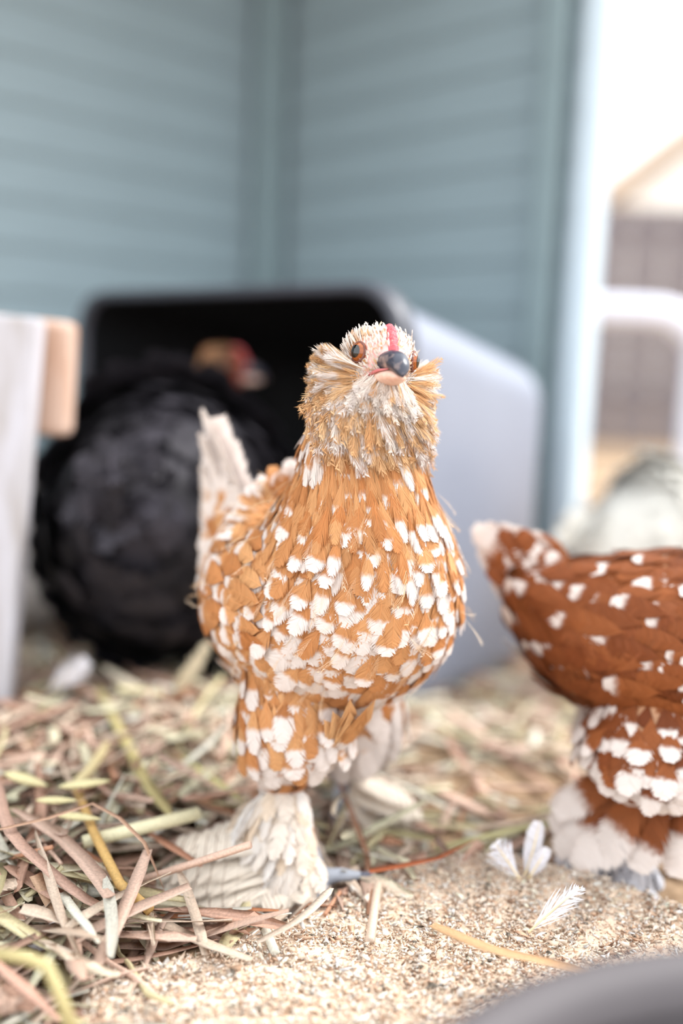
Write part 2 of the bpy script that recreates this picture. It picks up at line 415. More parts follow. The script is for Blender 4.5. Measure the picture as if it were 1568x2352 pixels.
def head_warp(yaw, roll=0.0, pitch=0.0, hs=1.0, dy=0.0, ho=np.zeros(3), pivot=(.005, 0, .232), z0=.205, z1=.245):
    Rm = np.array(Matrix.Rotation(yaw, 3, 'Z') @ Matrix.Rotation(pitch, 3, 'Y') @ Matrix.Rotation(roll, 3, 'X'))
    pv = np.array(pivot) + ho; z0, z1 = z0 + ho[2], z1 + ho[2]; xmin = -.045 + ho[0]
    def w(v):
        v = np.asarray(v, float); k = sstep(z0, z1, v[:, 2]) * (v[:, 0] > xmin)
        hc = np.array([.018, 0, .2600]) + ho; r = ((v - hc) * hs + hc - pv) @ Rm.T + pv
        o_ = v + (r - v) * k[:, None]; o_[:, 1] += dy * sstep(z0 - .045, z1 + .01, v[:, 2]) * (v[:, 0] > xmin)
        return o_
    return w
def fused(name, pieces, voxel, skin, parent, warp=None, smooth=6):
    """one continuous body: the pieces are welded by a voxel remesh, then coloured by place"""
    mb = MB()
    for v, q, t in pieces: mb.add(v, q, t)
    me = mb.mesh(name)
    tmp = bpy.data.objects.new('tmp', me); COL.objects.link(tmp)
    r = tmp.modifiers.new('r', 'REMESH'); r.mode = 'VOXEL'; r.voxel_size = voxel
    sm = tmp.modifiers.new('s', 'SMOOTH'); sm.iterations = smooth; sm.factor = .5
    dg = bpy.context.evaluated_depsgraph_get()
    out = bpy.data.meshes.new_from_object(tmp.evaluated_get(dg)); bpy.data.objects.remove(tmp); bpy.data.meshes.remove(me)
    n = len(out.vertices); co = np.zeros(n * 3, np.float32); out.vertices.foreach_get('co', co); co = co.reshape(-1, 3)
    col = np.ones((n, 4)); col[:, :3] = skin(co)
    at = out.attributes.new('base', 'FLOAT_COLOR', 'POINT'); at.data.foreach_set('color', col.astype(np.float32).ravel())
    if warp: out.vertices.foreach_set('co', warp(co).astype(np.float32).ravel())
    out.polygons.foreach_set('use_smooth', np.ones(len(out.polygons), bool)); out.name = name; out.update()
    return link(name, out, M_SKIN, parent)

M_IRIS = mat('amber_iris', (172, 92, 34), .12, scale=900, col2=(120, 56, 18), spec=.6)
M_PUPIL = mat('black_pupil', (6, 5, 5), .05, spec=.8)
M_LID = mat('eyelid_skin', (120, 76, 66), .6, noise=.3, scale=700)
M_COMB = mat('red_comb', (206, 66, 80), .5, scale=900, col2=(226, 118, 122), bump=.8, spec=.4)
M_BEAK_U = None
def beak_mat():
    global M_BEAK_U
    if M_BEAK_U: return M_BEAK_U
    m, nt, N, L, b = nodes('horn_beak'); b.inputs['Roughness'].default_value = .3
    tc = N.new('ShaderNodeTexCoord'); n = N.new('ShaderNodeTexNoise'); n.inputs['Scale'].default_value = 160; n.inputs['Detail'].default_value = 3
    L.new(tc.outputs['Object'], n.inputs['Vector'])
    r = N.new('ShaderNodeValToRGB'); e = r.color_ramp.elements
    e[0].position = .50; e[0].color = lin4(46, 48, 62); e[1].position = .72; e[1].color = lin4(176, 150, 140)
    L.new(n.outputs['Fac'], r.inputs['Fac']); L.new(r.outputs['Color'], b.inputs['Base Color']); M_BEAK_U = m; return m
M_BEAK_L = mat('pale_beak', (232, 200, 184), .35, scale=300, col2=(214, 168, 150))
M_CLAW = mat('grey_claw', (92, 92, 104), .4)

def pal(rgb, n, jit=.08, mixto=None):
    c = np.array(lin(*rgb))[None, :] * (1 + jit * rng.normal(0, 1, (n, 1)))
    if mixto is not None:
        k = rng.random((n, 1)); c = c * (1 - k) + np.array(lin(*mixto)) * k
    return np.clip(c, 0, 1)
def project(v, n):
    v = np.broadcast_to(np.asarray(v, float), n.shape); v = v - n * (v * n).sum(1)[:, None]
    return v / (np.linalg.norm(v, axis=1)[:, None] + 1e-9)

def make_hen(name, loc, rz, label, cfg, sc=1.0):
    """hen > body, feather tracts, eyes, beak, comb, tail feathers, legs' feathers"""
    root = empty(name, loc, rz, sc)
    tag(root, label, 'hen')
    lo = hen_loft(cfg.get('stations', STATIONS))
    ho = np.array(cfg.get('ho', (0, 0, 0)), float)
    warp = head_warp(*cfg.get('head', (0, 0, 0, 1.0, 0)), ho)
    hwarp = lambda v: warp(np.asarray(v, float) + ho)   # for what is laid out round an upright head
    g = cfg['g']                                   # ground colours
    den = cfg.get('density', 1.0)
    inv = (Matrix.Translation(loc) @ Matrix.Rotation(rz, 4, 'Z') @ Matrix.Scale(sc, 4)).inverted()
    loc2 = lambda p: inv @ Vector(p)
    # ---- body
    pieces = [lo.mesh(90, 40)]
    legs = cfg['legs']                             # each: dict(hip, hock, ankle, toes=[...]) in local coordinates
    for lg in legs:
        h, k, a = (np.array(lg[q]) for q in ('hip', 'hock', 'ankle'))
        m = h * .5 + k * .5 + np.array([.006, 0, 0])
        lg['thigh'] = limb([h, m, k * .8 + h * .2, k], [.022, .0255 * cfg.get('tr', 1), .0165 * cfg.get('tr', 1), .0085])
        lg['shank'] = limb([k, k * .5 + a * .5, a], [.0090, lg.get('sr', .0055), lg.get('sr', .0055) + .0005])
        pieces += [lg['thigh'].mesh(16, 16), lg['shank'].mesh(12, 12)]
        for tpts in lg['toes']:
            tp = np.array(tpts); pieces.append(tube(tp, [.0052] + [.0042] * (len(tp) - 2) + [.0026], 8, res=10))
    toe_col, face, under = np.array(lin(150, 153, 162)), np.array(lin(*cfg.get('face', (236, 184, 178)))), np.array(lin(*cfg['under']))
    def skin(co):
        cz = co[:, 2]; co = co - ho
        c = np.tile(under, (len(co), 1))
        f = sstep(.020, .030, co[:, 0]) * sstep(.246, .252, co[:, 2]) * (1 - sstep(.274, .280, co[:, 2]))
        c = c * (1 - f[:, None]) + face * f[:, None]
        if cfg.get('bare_toes', True):
            low = sstep(.040, .022, cz)[:, None]; c = c * (1 - low) + toe_col * low
        return c
    fused('body', pieces, cfg.get('voxel', .0016), skin, root, warp)
    # ---- head feathers
    u, th = lo.scatter(.5, 5.6, .0014 / den ** .5, .0014 / den ** .5)
    p, n, du = lo.frame(u, th); p = p - ho
    keep = ~((p[:, 0] > .0285) & (p[:, 2] < .2725) & (rng.random(len(p)) < .35)) & ~((p[:, 0] > .0355) & (p[:, 2] < .2700))
    for sy in (-1, 1):
        keep &= np.linalg.norm(p - np.array([.0262, sy * .0150, .2665]), axis=1) > .0052
    p, n = p[keep], n[keep]; N = len(p)
    d = project((-.55, 0, .70), n) + rng.normal(0, .20, (N, 3))
    hb = np.where((rng.random(N) < cfg.get('head_white', .6))[:, None], pal(cfg.get('head_pale', (234, 222, 212)), N, .05), pal(cfg.get('head_dark', (214, 160, 100)), N, .1, cfg.get('head_pale', (234, 222, 212))))
    Lh = rng.uniform(.0046, .0078, N) * np.where((p[:, 0] > .0265) & (p[:, 2] < .2725), .42, np.where(p[:, 0] > .026, .7, 1))
    feather_obj('head_feathers', [feathers(p, d, n, Lh, .0013, .03, .0002, .34, 4, .3, .2, hb, rng.uniform(.5, 1.4, N) if cfg.get('spangle', 1) else 3, .1, False, .6)], M_FEATHER, root, hwarp, 'stuff')
    # ---- neck hackle
    dn = den if den > 1.2 else den * .5; u, th = lo.scatter(5.2, 9.6, .0034 / dn ** .5, .0036 / dn ** .5); p, n, du = lo.frame(u, th); N = len(p)
    white = rng.random(N) < cfg['white'] * .55
    feather_obj('neck_hackle', [feathers(p, du + rng.normal(0, .08, (N, 3)), n, rng.uniform(.017, .023, N), rng.uniform(.0055, .0075, N) * (1 if den > 1.2 else 1.5), .09, .0005, .07, cfg.get('K', 12) + 2, .08, .6,
        pal(g[0], N, .10, g[1]), np.where(white, rng.uniform(.45, .75, N), 2), .25, True, .66, 0, .0002)], M_FEATHER, root, warp, 'stuff')
    # ---- breast and body
    u, th = lo.scatter(8.3, 17.4, .0040 / den ** .5, .0052 / den ** .5); p, n, du = lo.frame(u, th)
    back = (n @ np.array([.75, -.55, .1]) < -.2) & (den > 1.2); kp = ~(back & (rng.random(len(p)) < .5)); p, n, du, u, back = p[kp], n[kp], du[kp], u[kp], back[kp]; N = len(p)   # fewer, wider feathers on the far side
    patch = np.sin(p[:, 1] * 140 + 2 * np.sin(p[:, 2] * 90 + 1)) * np.sin(p[:, 2] * 150 + p[:, 0] * 60)
    white = rng.random(N) < np.clip(cfg['white'] * (.82 + .45 * patch), 0, 1)
    Wf = rng.uniform(.0078, .0112, N) * cfg.get('fw', 1) * np.where(back, 1.35, 1); Lf = rng.uniform(.015, .020, N) * (1 + .35 * sstep(12, 15, u)) * cfg.get('fl', 1)
    d = du + rng.normal(0, .11, (N, 3))
    mixk = np.clip(.42 + .30 * np.sin(p[:, 1] * 70 + 3 * np.sin(p[:, 2] * 55)) * np.sin(p[:, 2] * 80 + p[:, 0] * 50 + 1) + rng.normal(0, .10, N), 0, 1)[:, None]
    coat = np.array(lin(*g[0])) * (1 - mixk) + np.array(lin(*g[1])) * mixk
    feather_obj('body_feathers', [feathers(p, d, n, Lf, Wf, .058, .0004, rng.uniform(*cfg['tilt'], N) if 'tilt' in cfg else .055, cfg.get('K', 12) + 4, cfg.get('fray', .06), .70,
        coat, np.where(white, rng.uniform(.44, .78, N), 2), .22, True, .55, 0, .0002, .07)], M_FEATHER, root, warp, 'stuff')
    if den > 1.2:                                  # thin downy wisps lying over the coat
        k = rng.permutation(N)[:520]; M = len(k)
        feather_obj('down_wisps', [feathers(p[k] + n[k] * .0012, du[k] + rng.normal(0, .30, (M, 3)), n[k], rng.uniform(.012, .022, M), rng.uniform(.003, .006, M), .05, .0006, .10, 10, .3, .2,
            pal((226, 182, 130), M, .06, (240, 222, 200)), 2, .1, False, .85, rng.normal(0, 14, M), .0006, .08, .12)], M_FEATHER, root, warp, 'stuff')
    # ---- beard and muffs
    if cfg.get('muff', True):
        parts = []; hp = cfg.get('head_pale', (234, 222, 212)); mm = cfg.get('muff_mix', (232, 196, 152)); lu = hen_loft(STATIONS)
        def add(rt, dd, nn, Lm, pale, Rc=.035, W=(.0050, .0085)):
            cnt = len(rt)
            cc = np.where((rng.random(cnt) < pale)[:, None], pal(hp, cnt, .05), pal(g[1], cnt, .08, mm))
            parts.append(feathers(rt, dd, nn, Lm * rng.uniform(.75, 1.2, cnt), rng.uniform(*W, cnt), Rc, 0, .10, 21, .26, .3, cc,
                                  np.where(rng.random(cnt) < .3, rng.uniform(.4, .8, cnt), 2) if cfg.get('spangle', 1) else 3, .3, True, .85, rng.normal(0, 6, cnt), .0009, .14, .44))
        # the throat: soft feathers standing off the front of the neck
        for u0, u1, c0, Lm, tl_, pale, sp_ in ((6.1, 6.9, 260, .015, .12, .05, 1.25), (5.6, 6.5, 300, .017, .30, .08, 1.3), (5.1, 6.0, 330, .018, .48, .14, 1.4), (4.7, 5.5, 170, .014, .70, .85, .7)):
            cnt = int(c0 * den * cfg.get('muff_n', 1)); uu = rng.uniform(u0, u1, cnt); tt = rng.uniform(-sp_, sp_, cnt)
            p, n, du = lu.frame(uu, tt)
            side = np.sin(tt)[:, None] * np.array([[0, 1., 0]])
            add(p + n * .001, du + n * tl_ + side * .28 + rng.normal(0, .14, (cnt, 3)), n - du * .3, Lm, pale)
        # the muffs: tufts standing out from the cheeks below and behind the eyes
        for lay in range(5):
            cnt = int(210 * den * cfg.get('muff_n', 1)); sgn = rng.choice([-1., 1.], cnt); a = rng.uniform(-.30, 1.15, cnt)      # a: 0 sideways, positive downward
            rt = np.stack([.024 - .0028 * lay + rng.normal(0, .0025, cnt), sgn * (.0125 + .0012 * lay), .2575 - .0015 - .011 * np.clip(a, -.4, 1) + rng.normal(0, .001, cnt)], 1)
            dd = np.stack([-.42 + .16 * rng.normal(0, 1, cnt) + .10 * (2 - lay), sgn * np.cos(a), -np.sin(a) + .10], 1) + rng.normal(0, .10, (cnt, 3))
            nn = np.stack([.9 + 0 * a, sgn * .45, .25 + 0 * a], 1)
            add(rt, dd, nn, .0205 - .001 * lay, .22, .045)
        feather_obj('beard', parts, M_FEATHER, root, hwarp, 'stuff')
    # ---- eyes
    for sy in (-1, 1):
        ctr = np.array([.0255, sy * .0130, .2665]); nd = np.array([.50, sy * .86, .04]); nd /= np.linalg.norm(nd)
        def cap(r, a0, a1, nseg=9, push=0.0, nv=24, tall=1.18):
            a = np.linspace(a0, a1, nseg)[:, None]; b = np.linspace(0, 2 * np.pi, nv, endpoint=False)[None, :]
            e1 = np.cross(nd, [0, 0, 1]); e1 /= np.linalg.norm(e1); e2 = np.cross(e1, nd)
            v = ctr + nd * push + r * (np.cos(a)[..., None] * nd + (np.sin(a) * np.cos(b))[..., None] * e1 + tall * (np.sin(a) * np.sin(b))[..., None] * e2)
            return v.reshape(-1, 3), grid_quads(nseg, nv, True)
        v, q = cap(.0044, .02, 1.7, 12, .0006)
        eye = link('eye', mesh_np('eye', hwarp(v), q, smooth=True), M_IRIS, root)
        v, q = cap(.00452, .0, .66, 6, .0006); link('pupil', mesh_np('pupil', hwarp(v), q, smooth=True), M_PUPIL, eye)
        b = np.linspace(0, 2 * np.pi, 28); e1 = np.cross(nd, [0, 0, 1]); e1 /= np.linalg.norm(e1); e2 = np.cross(e1, nd)
        ring = ctr + nd * .0020 + .0042 * (np.cos(b)[:, None] * e1 + 1.18 * np.sin(b)[:, None] * e2)
        v, q, t = tube(ring, .00062, 6, caps=False, up=tuple(nd)); link('eyelid', mesh_np('eyelid', hwarp(v), q, smooth=True), M_LID, eye)
    # ---- beak
    beak = empty('beak'); beak.parent = root
    def beak_half(pts, ws, hs):
        C = np.array([(x, 0, z) for x, z in pts]); lf = Loft(C, np.array([(0, w, 0) for w in ws]), np.array([(.25 * h, 0, h) for h in hs])); return lf.mesh(24, 18)
    v, q, t = beak_half([(.0335, .2630), (.040, .2632), (.046, .2618), (.051, .2588), (.0535, .2555)], [.0072, .0066, .0054, .0036, .0007], [.0058, .0054, .0045, .0032, .0009])
    link('upper_beak', mesh_np('upper_beak', hwarp(v), q, t, smooth=True), beak_mat() if cfg.get('dark_beak', True) else M_BEAK_L, beak)
    v, q, t = beak_half([(.0325, .2555), (.039, .2555), (.045, .2553), (.0495, .2548)], [.0072, .0062, .0048, .0014], [.0040, .0036, .0029, .0009])
    link('lower_beak', mesh_np('lower_beak', hwarp(v), q, t, smooth=True), M_BEAK_L, beak)
    for sy in (-1, 1):
        v, q, t = tube([(.0375, sy * .0050, .2655), (.0415, sy * .0046, .2650)], [.0012, .0008], 8); link('nostril', mesh_np('nostril', hwarp(v), q, t, smooth=True), M_PUPIL, beak)
        v, q, t = tube([(.0300, sy * .0088, .2560), (.036, sy * .0066, .2582), (.043, sy * .0040, .2588)], [.0010, .0008, .0003], 8)
        link('mouth_corner', mesh_np('mouth_corner', hwarp(v), q, t, smooth=True), mat('gape_skin', (196, 112, 112), .5), beak)
    # ---- comb: a low serrated blade up the forehead
    cp = [(.0380, .2655), (.0390, .2682), (.0382, .2708), (.0368, .2728), (.0358, .2752), (.0338, .2778), (.0322, .2808), (.0294, .2816), (.0268, .2830), (.0246, .2808), (.022, .2787)]
    cs = [(.0330, .2650), (.0328, .2672), (.0322, .2692), (.0312, .2710), (.0300, .2728), (.0285, .2742), (.0268, .2755), (.0250, .2766), (.0230, .2775), (.0212, .2780), (.020, .2783)]
    rows = []
    for (a, b_) in zip(cp, cs):
        for k, f in enumerate((0, .5, .85, 1.0)):
            wy = (.0044, .0032, .0020, .0008)[k]; rows.append((b_[0] + (a[0] - b_[0]) * f, wy, b_[1] + (a[1] - b_[1]) * f))
    rows = np.array(rows).reshape(len(cp), 4, 3); ringv = np.concatenate([rows, rows[:, ::-1] * np.array([1, -1, 1])], 1)
    v = hwarp(ringv.reshape(-1, 3)); link('comb', mesh_np('comb', v, grid_quads(len(cp), 8, True), smooth=True), M_COMB, root)
    # ---- tail: stiff feathers one by one, plus coverts
    tb = np.array(cfg.get('tail_base', (-.078, 0, .150))); tl = cfg.get('tail_len', .092); ta = cfg.get('tail_angle', 78)
    nt_ = cfg.get('tail_n', 9)
    td = np.array(cfg['tail_dir'], float) if 'tail_dir' in cfg else np.array([-math.cos(R(ta)), 0, math.sin(R(ta))]); td /= np.linalg.norm(td)
    tx = np.cross(td, [0, 1., 0]); tx /= np.linalg.norm(tx)                     # across the fan, in the plane of the body
    for k in range(nt_):
        f = (k - (nt_ - 1) / 2) / ((nt_ - 1) / 2); sy = 1 if k % 2 else -1
        dd = (td + tx * .05 * f + np.array([0, .05 * sy * (1 - abs(f)), 0]))[None]; nn = np.array([[.25, sy * 1.0, .05]])
        rt = tb + tx * .015 * f + np.array([0, .0025 * sy * (1.2 - abs(f)), 0])
        lk = tl * (1 - .42 * abs(f) ** 1.3) * rng.uniform(.98, 1.01)
        feather_obj('tail_feather', [feathers(rt[None], dd, nn, lk, cfg.get('tail_w', .024), .35, .001, .0, 44, .03, .50, pal(g[1], 1, .06), [rng.uniform(*cfg.get('tail_t0', (.45, .58))) if rng.random() < cfg.get('tail_white', 1.1) else 2], .12, True, .20)], M_FEATHER, root)
    N = int(110 * den); f = rng.uniform(-1, 1, N); sy = rng.choice([-1., 1.], N); h = rng.random(N)
    dd = td + tx * (.22 * f)[:, None] + rng.normal(0, .05, (N, 3)); nn = np.stack([.3 + 0 * f, sy, .2 + 0 * f], 1)
    rt = tb + tx * (.018 * f * (1 - .5 * h))[:, None] + td * (-.018 + .046 * h)[:, None] + np.stack([0 * f, sy * (.010 - .007 * h), 0 * f], 1)
    white = rng.random(N) < cfg['white']
    feather_obj('tail_coverts', [feathers(rt, dd, nn, rng.uniform(.022, .032, N), .012, .12, .0008, .03, 18, .08, .6, pal(g[0], N, .1, g[1]), np.where(white, rng.uniform(.5, .75, N), 2), .2, True, .3)], M_FEATHER, root, None, 'stuff')
    # ---- folded wings
    if cfg.get('wing', True):
        uu, tt = np.meshgrid(np.linspace(9.5, 17, 90), np.linspace(.2, np.pi - .1, 60), indexing='ij'); sp_, sn_, sd_ = lo.frame(uu.ravel(), tt.ravel())
        for sy in (-1, 1):
            m = np.array([1, sy, 1.])
            wing = []; xx, zz, ln, wd, dr_ = [], [], [], [], []
            wz = cfg.get('wing_z', .158)
            for row, (xr, cntr, lr, wr) in enumerate(((.006, 7, .020, .010), (-.004, 8, .022, .011), (-.014, 8, .025, .012), (-.024, 8, .030, .013), (-.034, 8, .038, .014), (-.044, 9, .046, .015))):
                for j in range(cntr):
                    f = (j + .5) / cntr; xx.append(xr + cfg.get('wing_x', 0) + rng.normal(0, .0015)); zz.append(wz + .028 - .050 * f + (-.01 * (1 - f) if row == 0 else 0)); ln.append(lr * rng.uniform(.92, 1.08)); wd.append(wr); dr_.append(f)
            xx, zz, ln, wd, dr_ = map(np.array, (xx, zz, ln, wd, dr_))
            idx = [int(np.argmin((sp_[:, 0] - a) ** 2 + (sp_[:, 2] - b) ** 2)) for a, b in zip(xx, zz)]
            pr, nr = sp_[idx] * m, sn_[idx] * m
            pr = pr + nr * (.0012 + .0010 * (np.arange(len(xx)) % 3))[:, None]
            dirs = np.tile(np.array([-1., 0, .10]), (len(xx), 1)); dirs[:, 2] -= .42 * dr_ - .15; dirs = project(dirs, nr)
            N = len(xx); white = rng.random(N) < cfg['white'] * .85
            feather_obj('wing', [feathers(pr, dirs, nr, ln, wd, .085, .0008, .04, 26, .05, .66, pal(g[0], N, .12, g[1]), np.where(white, rng.uniform(.68, .86, N), 2), .25, True, .24)], M_FEATHER, root, None, 'stuff')
    # ---- feathered legs
    for lg in legs:
        lf = lg['thigh']; u, th = lf.scatter(-.0, 2.95, .0050 / den ** .5, .0064 / den ** .5); p, n, du = lf.frame(u, th); N = len(p)
        white = rng.random(N) < lg.get('white', cfg['white'] * cfg.get('thigh_white', 1.0))
        parts = [feathers(p, du + rng.normal(0, .12, (N, 3)), n, rng.uniform(.016, .023, N) * (1 - .25 * sstep(2, 3, u)), rng.uniform(.009, .0125, N) * cfg.get('fw', 1), .05, .0006, .10, cfg.get('K', 12) + 2, .07, .66,
                          pal(g[0], N, .1, g[1]), np.where(white, rng.uniform(.42, .75, N) * lg.get('t0', 1), 2), .2, True, .55, 0, .0002)]
        feather_obj('thigh_feathers', parts, M_FEATHER, root, None, 'stuff')
        lf = lg['shank']; u, th = lf.scatter(-.0, 1.97, .0028 / den ** .5, .0034 / den ** .5); p, n, du = lf.frame(u, th)
        sd = np.array(lg['out']); sd = sd / np.linalg.norm(sd)
        k = (n @ sd) > lg.get('bare', -.55); p, n, du, u = p[k], n[k], du[k], u[k]; N = len(p)
        fl = np.clip(n @ sd, 0, 1)
        d = du + sd * (lg.get('splay', .55) * (.3 + fl))[:, None] + rng.normal(0, .15, (N, 3))
        feather_obj('shank_feathers', [feathers(p, d, n, rng.uniform(.014, .021, N) * (1 + .8 * fl), rng.uniform(.007, .011, N), .06, .0006, .22, 14, .12, .5,
            pal(cfg.get('shank', (232, 226, 222)), N, .04, cfg.get('shank2', (228, 208, 186))), 2, .2, True, .4)], M_FEATHER, root, None, 'stuff')
        for (rt, tip, w) in lg.get('quills', []):
            rt, tip = np.array(rt), np.array(tip); d = tip - rt; Lq = np.linalg.norm(d)
            feather_obj('foot_feather', [feathers(rt[None], d[None], np.array([[.25, sd[1] * .1, 1.]]), Lq, w, .16, .001, .16, 46, .07, .7, pal(cfg.get('quill', (232, 220, 206)), 1, .03), 2, .25, True, .3)], cfg.get('quill_mat', M_BARRED), root)
        for (rt, tip, w) in lg.get('hock_quills', []):
            rt, tip = np.array(rt), np.array(tip); d = tip - rt
            feather_obj('hock_feather', [feathers(rt[None], d[None], np.array([[-.2, sd[1], .3]]), np.linalg.norm(d), w, .2, .001, .05, 36, .06, .7, pal(g[0], 1, .08, g[1]), [rng.uniform(.5, .75)], .2, True, .28)], M_FEATHER, root)
        for tpts in lg['toes']:
            a, b_ = np.array(tpts[-2]), np.array(tpts[-1]); dv = (b_ - a) / np.linalg.norm(b_ - a)
            v, q, t = tube([b_ - dv * .001, b_ + dv * .004 + np.array([0, 0, .0004]), b_ + dv * .008 - np.array([0, 0, .0016])], [.0022, .0017, .0004], 8, res=7)
            link('claw', mesh_np('claw', v, q, t, smooth=True), M_CLAW, root)
    return root, loc2

def lcl(loc, rz, sc=1.0):
    inv = (Matrix.Translation(loc) @ Matrix.Rotation(rz, 4, 'Z') @ Matrix.Scale(sc, 4)).inverted()
    return lambda p: tuple(inv @ Vector(p))

# ---------------------------------------------------------------- the buff hen in front
HB = Vector((.016, .463, 0)); HB_RZ = R(-90 + 36)
q = lcl(HB, HB_RZ)
legA = dict(hip=q(P(668, 1500, .470)), hock=q(P(652, 1800, .478)), ankle=q(P(712, 2020, .455)), out=np.array(q(P(400, 2000, .46))) - np.array(q(P(712, 2020, .455))),
            toes=[[q(P(712, 2025, .453)), q(P(770, 2010, .452)), q(P(835, 2012, .452))], [q(P(712, 2025, .453)), q(P(735, 2050, .444)), q(P(752, 2075, .437))], [q(P(708, 2025, .453)), q(P(690, 2070, .446)), q(P(672, 2090, .443))],
                  [q(P(708, 2025, .455)), q(P(690, 2010, .475)), q(P(676, 2005, .490))]], splay=.75, bare=-.72, sr=.0085)
def quill(r, t, w): return (q(P(*r)), q(P(*t)), w)
legA['quills'] = [quill((660, 1935, .462), (430, 1955, .462), .021), quill((650, 1960, .460), (400, 1935, .468), .019), quill((680, 1990, .455), (365, 2000, .458), .022),
                  quill((690, 2010, .452), (340, 2042, .450), .021), quill((695, 2030, .449), (395, 2075, .446), .020), quill((670, 2000, .457), (420, 2030, .452), .020),
                  quill((700, 2040, .447), (470, 2085, .442), .018), quill((700, 2045, .445), (600, 2085, .438), .017), quill((655, 1900, .466), (470, 1925, .474), .018), quill((706, 2045, .444), (690, 2085, .434), .013)]
legB = dict(hip=q(P(790, 1500, .500)), hock=q(P(800, 1765, .545)), ankle=q(P(768, 1925, .520)), out=np.array(q(P(960, 1900, .53))) - np.array(q(P(765, 1900, .52))), white=.9, t0=.35,
            toes=[[q(P(762, 1930, .520)), q(P(735, 1955, .508)), q(P(720, 1980, .500))], [q(P(765, 1930, .520)), q(P(800, 1965, .506)), q(P(820, 1985, .500))], [q(P(765, 1930, .52)), q(P(790, 1920, .545)), q(P(800, 1918, .555))]], splay=.9, bare=-.15)
legB['quills'] = [quill((785, 1790, .525), (950, 1850, .535), .022), quill((785, 1830, .525), (970, 1880, .530), .022), quill((780, 1870, .522), (980, 1935, .525), .020), quill((780, 1890, .520), (930, 1940, .515), .020)]
TB = q(P(548, 1330, .535))
buff = make_hen('buff_hen', HB, HB_RZ, 'buff and white spangled bearded hen facing the camera in sharp focus', dict(
    g=((184, 120, 70), (212, 160, 110)), white=.92, under=(206, 154, 104), legs=[legA, legB], head=(R(-18), R(-7), R(-5), .87, -.0142), wing=True, wing_z=.152, wing_x=-.016, K=25, density=1.3, voxel=.0019, tail_base=TB, tail_dir=np.array(q(P(486, 950, .548))) - np.array(TB), tail_len=.098, tail_n=11, tail_w=.028, tr=1.05))

tuft = np.array([q(P(x, y, d)) for x, y, d in ((760, 1630, .438), (800, 1630, .436), (840, 1620, .438), (780, 1650, .440), (820, 1640, .440), (740, 1650, .44), (860, 1600, .442), (800, 1600, .432))])
tdir = np.array(q(P(795, 1725, .452))) - tuft
feather_obj('belly_tuft', [feathers(tuft, tdir, np.tile(np.array([[1., 0, -.3]]), (8, 1)), np.linalg.norm(tdir, axis=1) * 1.05, .011, .06, .001, .1, 22, .08, .5, pal((190, 134, 84), 8, .08, (220, 176, 128)), [2, .7, 2, .6, 2, .75, 2, 2], .3, True, .4)], M_FEATHER, buff[0], None, 'stuff')

# ---------------------------------------------------------------- the mahogany hen at the right
HO2 = np.array([.078, 0, -.062])                   # leaning forward, neck low
LEAN = [(a[0] + HO2[0], a[1] + HO2[2]) + a[2:] for a in STATIONS[:6]] + [
    (.082, .186, 20, .025, .026, 0), (.070, .178, 38, .032, .034, 0), (.053, .170, 52, .040, .042, 0), (.034, .161, 62, .048, .048, 0), (.014, .154, 72, .054, .051, 0), (-.008, .148, 80, .057, .052, 0),
    (-.030, .145, 86, .057, .052, 0), (-.050, .145, 92, .053, .049, 0), (-.070, .148, 100, .046, .043, 0), (-.087, .154, 108, .036, .035, 0), (-.100, .161, 116, .026, .027, 0), (-.108, .167, 122, .016, .018, 0), (-.112, .172, 126, .006, .008, 0)]
HR = Vector((.199, .505, -.012)); HR_RZ = R(-22); HR_S = .93
rA = dict(hip=(-.026, -.028, .130), hock=(-.036, -.032, .058), ankle=(-.024, -.032, .010), out=(-.8, -.5, 0), toes=[[(-.024, -.032, .006), (-.006, -.034, .006), (.012, -.036, .005)], [(-.024, -.032, .006), (-.010, -.046, .006), (.0, -.056, .005)], [(-.026, -.032, .006), (-.042, -.030, .006), (-.050, -.029, .005)]], splay=.55, bare=-2,
          hock_quills=[((-.030, -.036, .085), (-.078, -.048, .050), .020), ((-.030, -.040, .080), (-.082, -.044, .040), .022), ((-.032, -.042, .074), (-.076, -.054, .030), .022), ((-.030, -.046, .072), (-.062, -.066, .028), .022), ((-.026, -.050, .080), (-.050, -.066, .034), .024), ((-.018, -.052, .082), (-.030, -.068, .036), .024), ((-.034, -.030, .078), (-.084, -.030, .044), .020), ((-.010, -.052, .080), (-.008, -.066, .036), .024)],
          quills=[((-.030, -.036, .022), (-.085, -.050, .008), .020), ((-.028, -.042, .018), (-.060, -.075, .006), .020), ((-.026, -.044, .015), (-.038, -.085, .004), .020), ((-.030, -.034, .028), (-.075, -.045, .020), .018), ((-.022, -.042, .016), (-.010, -.080, .004), .018)])
rB = dict(white=.95, t0=.3, hip=(-.034, .020, .125), hock=(-.040, .024, .058), ankle=(-.002, .032, .010), out=(-.8, .5, 0), toes=[[(-.002, .032, .006), (.016, .034, .006), (.034, .036, .005)], [(-.002, .032, .006), (.010, .046, .006), (.02, .056, .005)], [(-.004, .032, .006), (-.02, .030, .006), (-.028, .029, .005)]], splay=.55, bare=-2,
          quills=[((-.008, .036, .022), (-.062, .050, .008), .020), ((-.006, .042, .018), (-.040, .075, .006), .020)])
